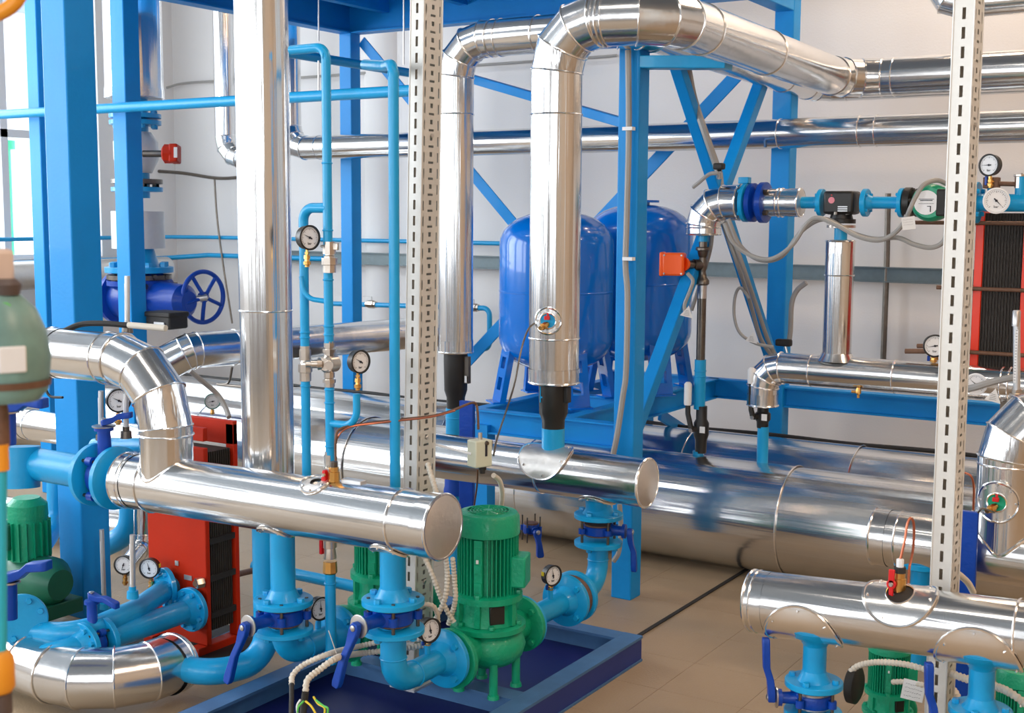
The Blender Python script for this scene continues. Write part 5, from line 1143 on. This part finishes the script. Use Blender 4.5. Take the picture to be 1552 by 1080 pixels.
# grey cables
G = 'grey signal cables'
def gc_(label, pts, yy, r=.010): cable('grey_cable', label, [PY(a_, b_, yy if not isinstance(yy, list) else yy[i]) for i, (a_, b_) in enumerate(pts)], r, grey, group=G)
gc_('grey cable swinging from the clad elbow to the black meter and on to the tag', [(1098, 338), (1112, 368), (1140, 388), (1170, 392), (1200, 372), (1222, 340), (1240, 330), (1270, 342), (1300, 358), (1330, 364), (1352, 356), (1368, 340), (1374, 326)], 5.32)
gc_('second grey cable swinging under the first to behind the right post', [(1104, 332), (1122, 372), (1152, 394), (1185, 388), (1215, 350), (1250, 332), (1290, 352), (1325, 362), (1360, 360), (1385, 370), (1410, 375), (1428, 368), (1436, 352)], 5.36)
gc_('grey cable falling along the rear brace to the black clip', [(1086, 262), (1094, 330), (1116, 395), (1136, 455), (1152, 510), (1170, 540)], [5.7, 5.65, 5.6, 5.9, 6.1, 6.2], .011)
gc_('grey cable falling beside its twin down the rear brace', [(1092, 262), (1101, 330), (1125, 400), (1146, 462), (1166, 520), (1182, 548)], [5.7, 5.65, 5.6, 5.9, 6.1, 6.2], .011)
gc_('grey cable looping off the rear brace above the tag', [(1136, 452), (1122, 436), (1114, 450), (1113, 480), (1122, 505), (1145, 520), (1172, 526)], 5.8, .008)
gc_('grey cable arching from the wall tray down to the black clip', [(1222, 428), (1208, 440), (1200, 460), (1198, 500), (1195, 522)], 6.4, .014)
gc_('pale grey cable end looping out of the orange actuator', [(1042, 414), (1050, 425), (1046, 440), (1038, 460), (1038, 472)], 5.26, .009)
gc_('pale grey cable rising behind the thin steel line', [(1080, 345), (1076, 380), (1058, 440), (1048, 470)], 5.55, .010)
gc_('long pale cable tied down the blue front column', [(952, 76), (953, 200), (950, 330), (948, 400), (951, 450), (949, 560), (944, 600), (936, 655), (929, 690)], 4.685, .013)
gc_('pale cable dropping below the rear header at the blue column', [(939, 764), (941, 800), (938, 835), (930, 850)], 4.64, .011)
gc_('grey cable duct dropping from the bracket beside the right brace', [(1042, 100), (1052, 150), (1070, 205), (1084, 245), (1090, 262)], [5.3, 5.4, 5.4, 5.45, 5.45], .017)
gc_('grey cable hooked over the top of the clad elbow', [(1088, 262), (1075, 264), (1060, 276), (1050, 284)], 5.35, .009)
t = T('cable_clip', 'black cable clip with a shiny screw on top of the clad elbow', 'clip', PY(1088, 266, yR)); t.p('clip', MB().box(PY(1090, 252, yR - .02), .05, .04, .03), rubber, bevel=.008); t.p('screw', MB().tube(PY(1090, 258, yR - .02), PY(1090, 270, yR), .011, n=10), steel)
t = T('cable_clip', 'black cable clip by the rear column above the small black valve', 'clip', PY(1188, 530, 6.0)); t.p('clip', MB().box(PY(1188, 519, 6.0), .08, .04, .035), rubber, bevel=.008); t.p('screw', MB().tube(PY(1190, 524, 6.0), PY(1194, 540, 6.0), .007, n=8), steel)
for z in (195, 392): solo('cable_tie', 'white clip holding the pale cable on the front column, ' + ('upper' if z == 195 else 'lower'), 'cable tie', MB().box(PY(953, z, 4.68), .045, .03, .014), white, smooth=False)
t = T('pipe_bracket', 'small blue hook holding the long wall pipe on the rear column', 'bracket', PY(1160, 218, 6.4)); t.p('hook', MB().bar(PY(1160, 212, 6.36), PY(1160, 223, 6.36), .01, .02, Y).bar(PY(1160, 211, 6.36), PY(1174, 209, 6.36), .02, .01), steelblue, smooth=False)

# ================================================================== RIGHT PLATE EXCHANGER
yX = 5.62; xl_, xr_ = PY(1481, 450, yX).x, PY(1546, 450, yX).x; zt3, zb3 = PY(1490, 312, yX).z, PY(1490, 563, yX).z
t = T('plate_heat_exchanger', 'tall red plate heat exchanger with dark plate pack at the right edge', 'heat exchanger', V(((xl_ + xr_) / 2, yX, 0)), 'red plate heat exchangers')
redb = mat('bright_red_paint', (.80, .04, .012), 0, .35)
w_ = .034
t.p('front_plate', MB().box((xl_, yX + .12, (zt3 + zb3) / 2), w_, .26, zt3 - zb3), redb, bevel=.003)
t.p('rear_plate', MB().box((xr_ + .02, yX + .12, (zt3 + zb3) / 2), w_, .26, zt3 - zb3), redb, bevel=.003)
n = 26; x_a, x_b = xl_ + w_ / 2, xr_ + .02 - w_ / 2
for k in range(n):
    x = x_a + (x_b - x_a) * (k + .5) / n; t.p('plate', MB().box((x, yX + .12 + (.004 if k % 2 else 0), (zt3 + zb3) / 2 - .01), (x_b - x_a) / n * .6, .24, zt3 - zb3 - .04), plate, smooth=False)
for (py, xs0) in ((338, 1384), (438, 1420), (535, 1460)):
    z = PY(1500, py, yX - .02).z; t.p('tie_rod', MB().tube((PY(xs0, py, yX - .02).x, yX - .025, z), (xr_ + .12, yX - .025, z), .009, n=10), brown)
    t.p('nut', MB().hexa((xl_ - w_ / 2, yX - .025, z), -X, .018, .03), nickel)
t.p('stand', MB().box((PY(1437, 600, yX + .1).x, yX + .1, zb3 / 2), .04, .04, zb3).box((PY(1525, 600, yX + .1).x, yX + .1, zb3 / 2), .04, .04, zb3).bar((PY(1437, 600, yX + .1).x, yX + .1, zb3 - .02), (xr_ + .1, yX + .1, zb3 - .02), .12, .03), dsteel, smooth=False)

# ================================================================== RIGHT HEADERS
yC = 3.32; cA, cB = PY(1143, 910, yC), PY(1552, 961, yC); rC = .086
dxy = (cB - cA); 
def onC(px):
    x = PY(px, 930, yC).x; return cA.lerp(cB, (x - cA.x) / (cB.x - cA.x))
far = onC(1720)
clad('cladded_header', 'bright aluminium-clad header low at the right with a half-round window plate', [cA, far], rC, seams={0: [(onC(1150) - cA).length / (far - cA).length, (onC(1547) - cA).length / (far - cA).length]}, caps=(1, 0), group='cladded headers')
def collarC(label, px, out, R1, hole=0, rr=None):
    a_ = onC(px); mb, rim, pt = saddle(a_, dxy, rC + .002, out, R1, hole); t = T('pipe_collar', label, 'collar', a_ + out * rC); t.p('plate', mb, alu2); t.p('rim', rim, alu2)
    for k in range(7): q = pt(R1 * .88, R(52 * k + 10), .007); t.p('rivet', MB().lathe(q, (q - a_).normalized(), ((0, .004), (.003, .003)), 8), alu2)
    if hole:
        n_ = MB(); n_.cap(n_.ring([pt(hole, 2 * math.pi * k / 24, .004) for k in range(24)])); t.p('opening', n_, rubber, label='dark opening')
        t.p('inner_rim', MB().path([pt(hole, 2 * math.pi * k / 24, .007) for k in range(25)], .002, 6, caps=False), alu2)
    return t, pt
collarC('half-round window plate around the red-handled brass valve on the right header', 1371, V((0, -.42, .9)), .094, .036)
collarC('sheet collar under the right header around its first blue outlet', 1226, V((0, -.62, -.78)), .105)
collarC('sheet collar under the right header around its second blue outlet', 1490, V((0, -.62, -.78)), .105)
c = onC(1364) + V((0, -.02, rC - .02))
t = T('ball_valve', 'brass ball valve with red lever and copper loop on the right header', 'valve', c, 'red-handled valves')
t.p('body', MB().lathe(c, Z, ((0, .014), (.02, .015), (.02, .018), (.05, .018), (.052, .015), (.066, .015)), 10), brass); t.p('black_nut', MB().lathe(c + Z * .066, Z, ((0, .016), (.016, .016)), 8), rubber); t.p('white_nut', MB().lathe(c + Z * .082, Z, ((0, .010), (.02, .010), (.022, .006)), 8), white)
hb = c + V((-.014, -.02, .038)); t.p('lever', MB().lathe(hb, -Y, ((0, .013), (.008, .013)), 16).bar(hb + V((0, -.004, .0)), hb + V((0, -.004, .04)), .008, .016, X).bar(hb + V((0, -.004, 0)), hb + V((0, -.004, -.045)), .007, .012, X), redp, bevel=.002, label='red lever'); t.p('lever_screw', MB().lathe(hb - Y * .008, -Y, ((0, .007), (.004, .005)), 10), steel)
cable('capillary_tube', 'copper loop standing over the right header', [c + Z * .10, PY(1371, 820, yC), PY(1375, 795, yC + .01), PY(1380, 785, yC + .02), PY(1385, 795, yC + .03), PY(1384, 830, yC + .04), PY(1378, 862, yC + .05), PY(1376, 895, yC + .05)], .0035, copper, group='capillary tubes')
cable('capillary_tube', 'reddish tube arching down behind the right post to the cobalt plate', [PY(1462, 716, 4.0), PY(1472, 722, 4.0), PY(1476, 740, 4.02), PY(1475, 772, 4.05)], .0035, copper, group='capillary tubes')
# header D and the window riser
yD = 4.36; dA = PY(1328, 812, yD); rD = .098
clad('cladded_header', 'aluminium-clad header behind the right perforated post', [dA, V((1.6, yD, dA.z))], rD, seams={0: [.03, .32]}, caps=(1, None), group='cladded headers')
pipe('pipe_stub', 'blue stub with flange below the hidden right header', [V((PY(1398, 880, yD).x, yD, dA.z - .05)), V((PY(1398, 880, yD).x, yD, .1))], .04, 0, pipeb, group='blue pipe stubs')
t = T('header_flange', 'blue flange just above the right header left of the post', 'flange', PY(1398, 853, yD) - Z * .01); flange(t, PY(1398, 853, yD), Z, .085, .02, 4)
xw = PY(1527, 740, yD).x; zE2 = PY(1527, 634, yD).z; zw0 = dA.z - .0
clad('cladded_riser', 'aluminium-clad riser at the right edge with a screwed round window', [V((xw, yD, zw0)), V((xw, yD, zE2)), V((xw + .3, yD + .16, zE2 + .04))], .098, .15, 3, {0: [(PY(1527, 705, yD).z - zw0) / (zE2 - .14 - zw0)]})
solo('saddle_plate', 'pointed saddle where the window riser meets the hidden header', 'collar', MB().path([V((xw + .1 * math.cos(a_), yD - .1 * math.sin(a_), dA.z + math.sqrt(max(0, .101 ** 2 - (.1 * math.sin(a_)) ** 2)))) for a_ in [2 * math.pi * k / 36 for k in range(37)]], .006, 6), alu2)
ap = V((xw, yD, PY(1507, 750, yD).z)); ov = toward_cam(ap, -16)
window_plate('screwed round window with red handle on the right edge riser', ap + ov * .1, ap, .107, ov, .066, .030, green)
cable('capillary_tube', 'dark wire leaving the round window on the right riser', [ap + ov * .13 - Z * .03, PY(1490, 770, 4.1), PY(1482, 777, 4.1)], .003, dsteel, group='capillary tubes')
# risers under header C
def riserC(px, p1, lab, lev, vl, n):
    a_ = onC(px); z1 = PY(px, p1, yC).z
    t = pipe('riser_pipe', lab, [V((a_.x, yC, a_.z - .03)), V((a_.x, yC, z1 + .004))], .0325, 0, pipeb, group='blue risers')
    t.p('flared_root', MB().lathe((a_.x, yC, a_.z - rC + .012), -Z, ((-.02, .085), (.0, .07), (.012, .045), (.03, .033)), 28), pipeb)
    flange(t, (a_.x, yC, z1 + .0), Z, .080, .018, 4, neck=.0325, ph=R(45))
    butterfly(vl, (a_.x, yC, z1 - .045), Z, V((-.9, -.5, 0)), V((-.05, 0, 1)), .080, th=.034, neck_len=.10, lever_len=.17, seat=steel)
    t2 = pipe('riser_pipe', lab + ', below its valve', [V((a_.x, yC, z1 - .09)), V((a_.x, yC, .15)), V((a_.x, yC + .2, .15))], .0325, .06, pipeb, group='blue risers'); flange(t2, (a_.x, yC, z1 - .085), -Z, .080, .016, 4)
riserC(1237, 1035, 'light blue outlet with flange under the right header, left one', 0, 'cobalt butterfly valve at the bottom right, upright lever left of the outlet', 1)
riserC(1493, 1078, 'light blue outlet with flange under the right header, right one', 0, 'cobalt butterfly valve at the bottom edge with only its upright lever showing', 2)
c = PY(1294, 1037, 3.62); t = T('rubber_disc', 'black rubber-faced disc between the blue outlet and the green pump', 'disc', c - Z * .06); t.p('disc', MB().lathe(c, V((1, -.05, 0)), ((-.015, .048), (-.01, .056), (.012, .056), (.018, .045)), 26), rubber)
p = pump('small green pump under the right header behind the handwritten card', PY(1348, 1000, 3.78).x, 3.78, .262); p.o.scale = (.62, .62, .62); p.o.location.z = .0
p = pump('small green pump cut off by the right edge of the picture', PY(1545, 1000, 3.7).x, 3.72, .262); p.o.scale = (.62, .62, .62); p.o.location.z = .0
C_ = 'cream conduits'
cable('flexible_conduit', 'cream conduit arching over the green pump to the right post', [PY(1288, 1018, 3.6), PY(1302, 1008, 3.6), PY(1330, 1003, 3.58), PY(1370, 1006, 3.56), PY(1406, 1015, 3.55)], .0095, conduit, 'conduit', C_, True)
cable('flexible_conduit', 'short cream conduit with green gland behind the handwritten card', [PY(1352, 1033, 3.65), PY(1372, 1033, 3.64), PY(1402, 1038, 3.62)], .0085, conduit, 'conduit', C_, True)
cable('flexible_conduit', 'cream conduit running off the right edge past the second outlet', [PY(1440, 1020, 3.5), PY(1470, 1030, 3.48), PY(1515, 1042, 3.42), PY(1535, 1052, 3.4), PY(1560, 1070, 3.4)], .0115, conduit, 'conduit', C_, True)
cable('flexible_conduit', 'cream conduit below the cobalt plate at the right post', [PY(1447, 866, 3.6), PY(1458, 874, 3.7), PY(1468, 884, 3.8), PY(1475, 897, 3.85)], .0095, conduit, 'conduit', C_, True)
cable('flexible_conduit', 'pair of cream conduits tucked behind the right post near the floor', [PY(1436, 1040, 3.66), PY(1447, 1048, 3.62), PY(1452, 1062, 3.6), PY(1450, 1085, 3.6)], .011, conduit, 'conduit', C_, True)

# ================================================================== BLURRED FITTING CLOSE TO THE CAMERA (left edge)
def N(px, py, d=1.45): return PD(px, py, d)
c = N(2, 525)
t = T('water_meter', 'pale aqua meter casting with dark top, out of focus at the left edge', 'meter', c - Z * .06)
t.p('casting', MB().lathe(c - Z * .062, Z, ((0, .040), (.012, .050), (.05, .054), (.08, .05), (.105, .04), (.125, .02)), 26), aqua)
t.p('dark_band', MB().lathe(c - Z * .045, Z, ((0, .0525), (.008, .0535)), 26, caps=False), brown)
t.p('meter_label', MB().box(c + toward_cam(c, 12) * .053 - Z * .01, .03, .004, .03, Z.cross(toward_cam(c, 12)), toward_cam(c, 12), Z), paper, bevel=.003); t.p('lid_hinge', MB().box(c + V((.02, -.04, .04)), .02, .015, .03), umber, bevel=.004)
t.p('dark_cap', MB().lathe(c + Z * .06 + X * .012, Z, ((0, .015), (.012, .018), (.018, .012)), 16), umber); t.p('yellow_seal', MB().lathe(c + V((.025, -.01, .045)), V((.7, -.7, .2)), ((0, .008), (.006, .007)), 10), gwire)
t.p('pale_box', MB().box(c + V((-.02, 0, .092)), .05, .04, .04), mat('pale_pink_plastic', (.72, .58, .50), 0, .5), bevel=.006)
c = N(0, 645); t = T('near_pipe_fitting', 'umber and amber nut on a turquoise pipe at the left edge', 'fitting', c - Z * .3)
t.p('umber_nut', MB().lathe(c - Z * .025, Z, ((0, .010), (.01, .0105), (.04, .0105), (.05, .009)), 16), MATS['rusty_steel']); t.p('amber_ring', MB().lathe(N(0, 712), Z, ((0, .0105), (.03, .0105)), 16), amber)
t.p('turquoise_pipe', MB().tube(N(0, 1000), N(0, 700), .0078, n=16), mat('turquoise_paint', (.02, .42, .55), 0, .4)); t.p('amber_collar', MB().lathe(N(0, 1048), Z, ((0, .013), (.006, .017), (.04, .017), (.048, .012)), 18), amber); t.p('umber_foot', MB().lathe(N(0, 1080), Z, ((0, .014), (.024, .014)), 16), umber)
solo('amber_hoop', 'orange curved hoop out of focus in the top left corner', 'hoop', MB().path([N(0, 0) + CR * (-.016 + .044 * math.cos(R(a_))) + CU * (.026 + .044 * math.sin(R(a_))) for a_ in range(-170, 60, 10)], .0085, 14), amber)
# unseen housings put above the added ceiling lights
for x, y, w_ in ((1.6, 1.2, 'nearest the right wall'), (1.8, 4.6, 'above the red exchanger at the right'), (-1.6, 1.4, 'above the front header'), (-5.4, 2.2, 'above the window bays'), (-1.2, 6.9, 'close to the back wall'), (-5.2, 5.6, 'above the blue deck')):
    t = T('added_lamp_housing', 'added unseen white lamp housing ' + w_, 'lamp', V((x, y, 4.5)), 'added ceiling lights'); t.p('housing', MB().box((x, y, 4.55), 1.6, .28, .08), white, smooth=False)
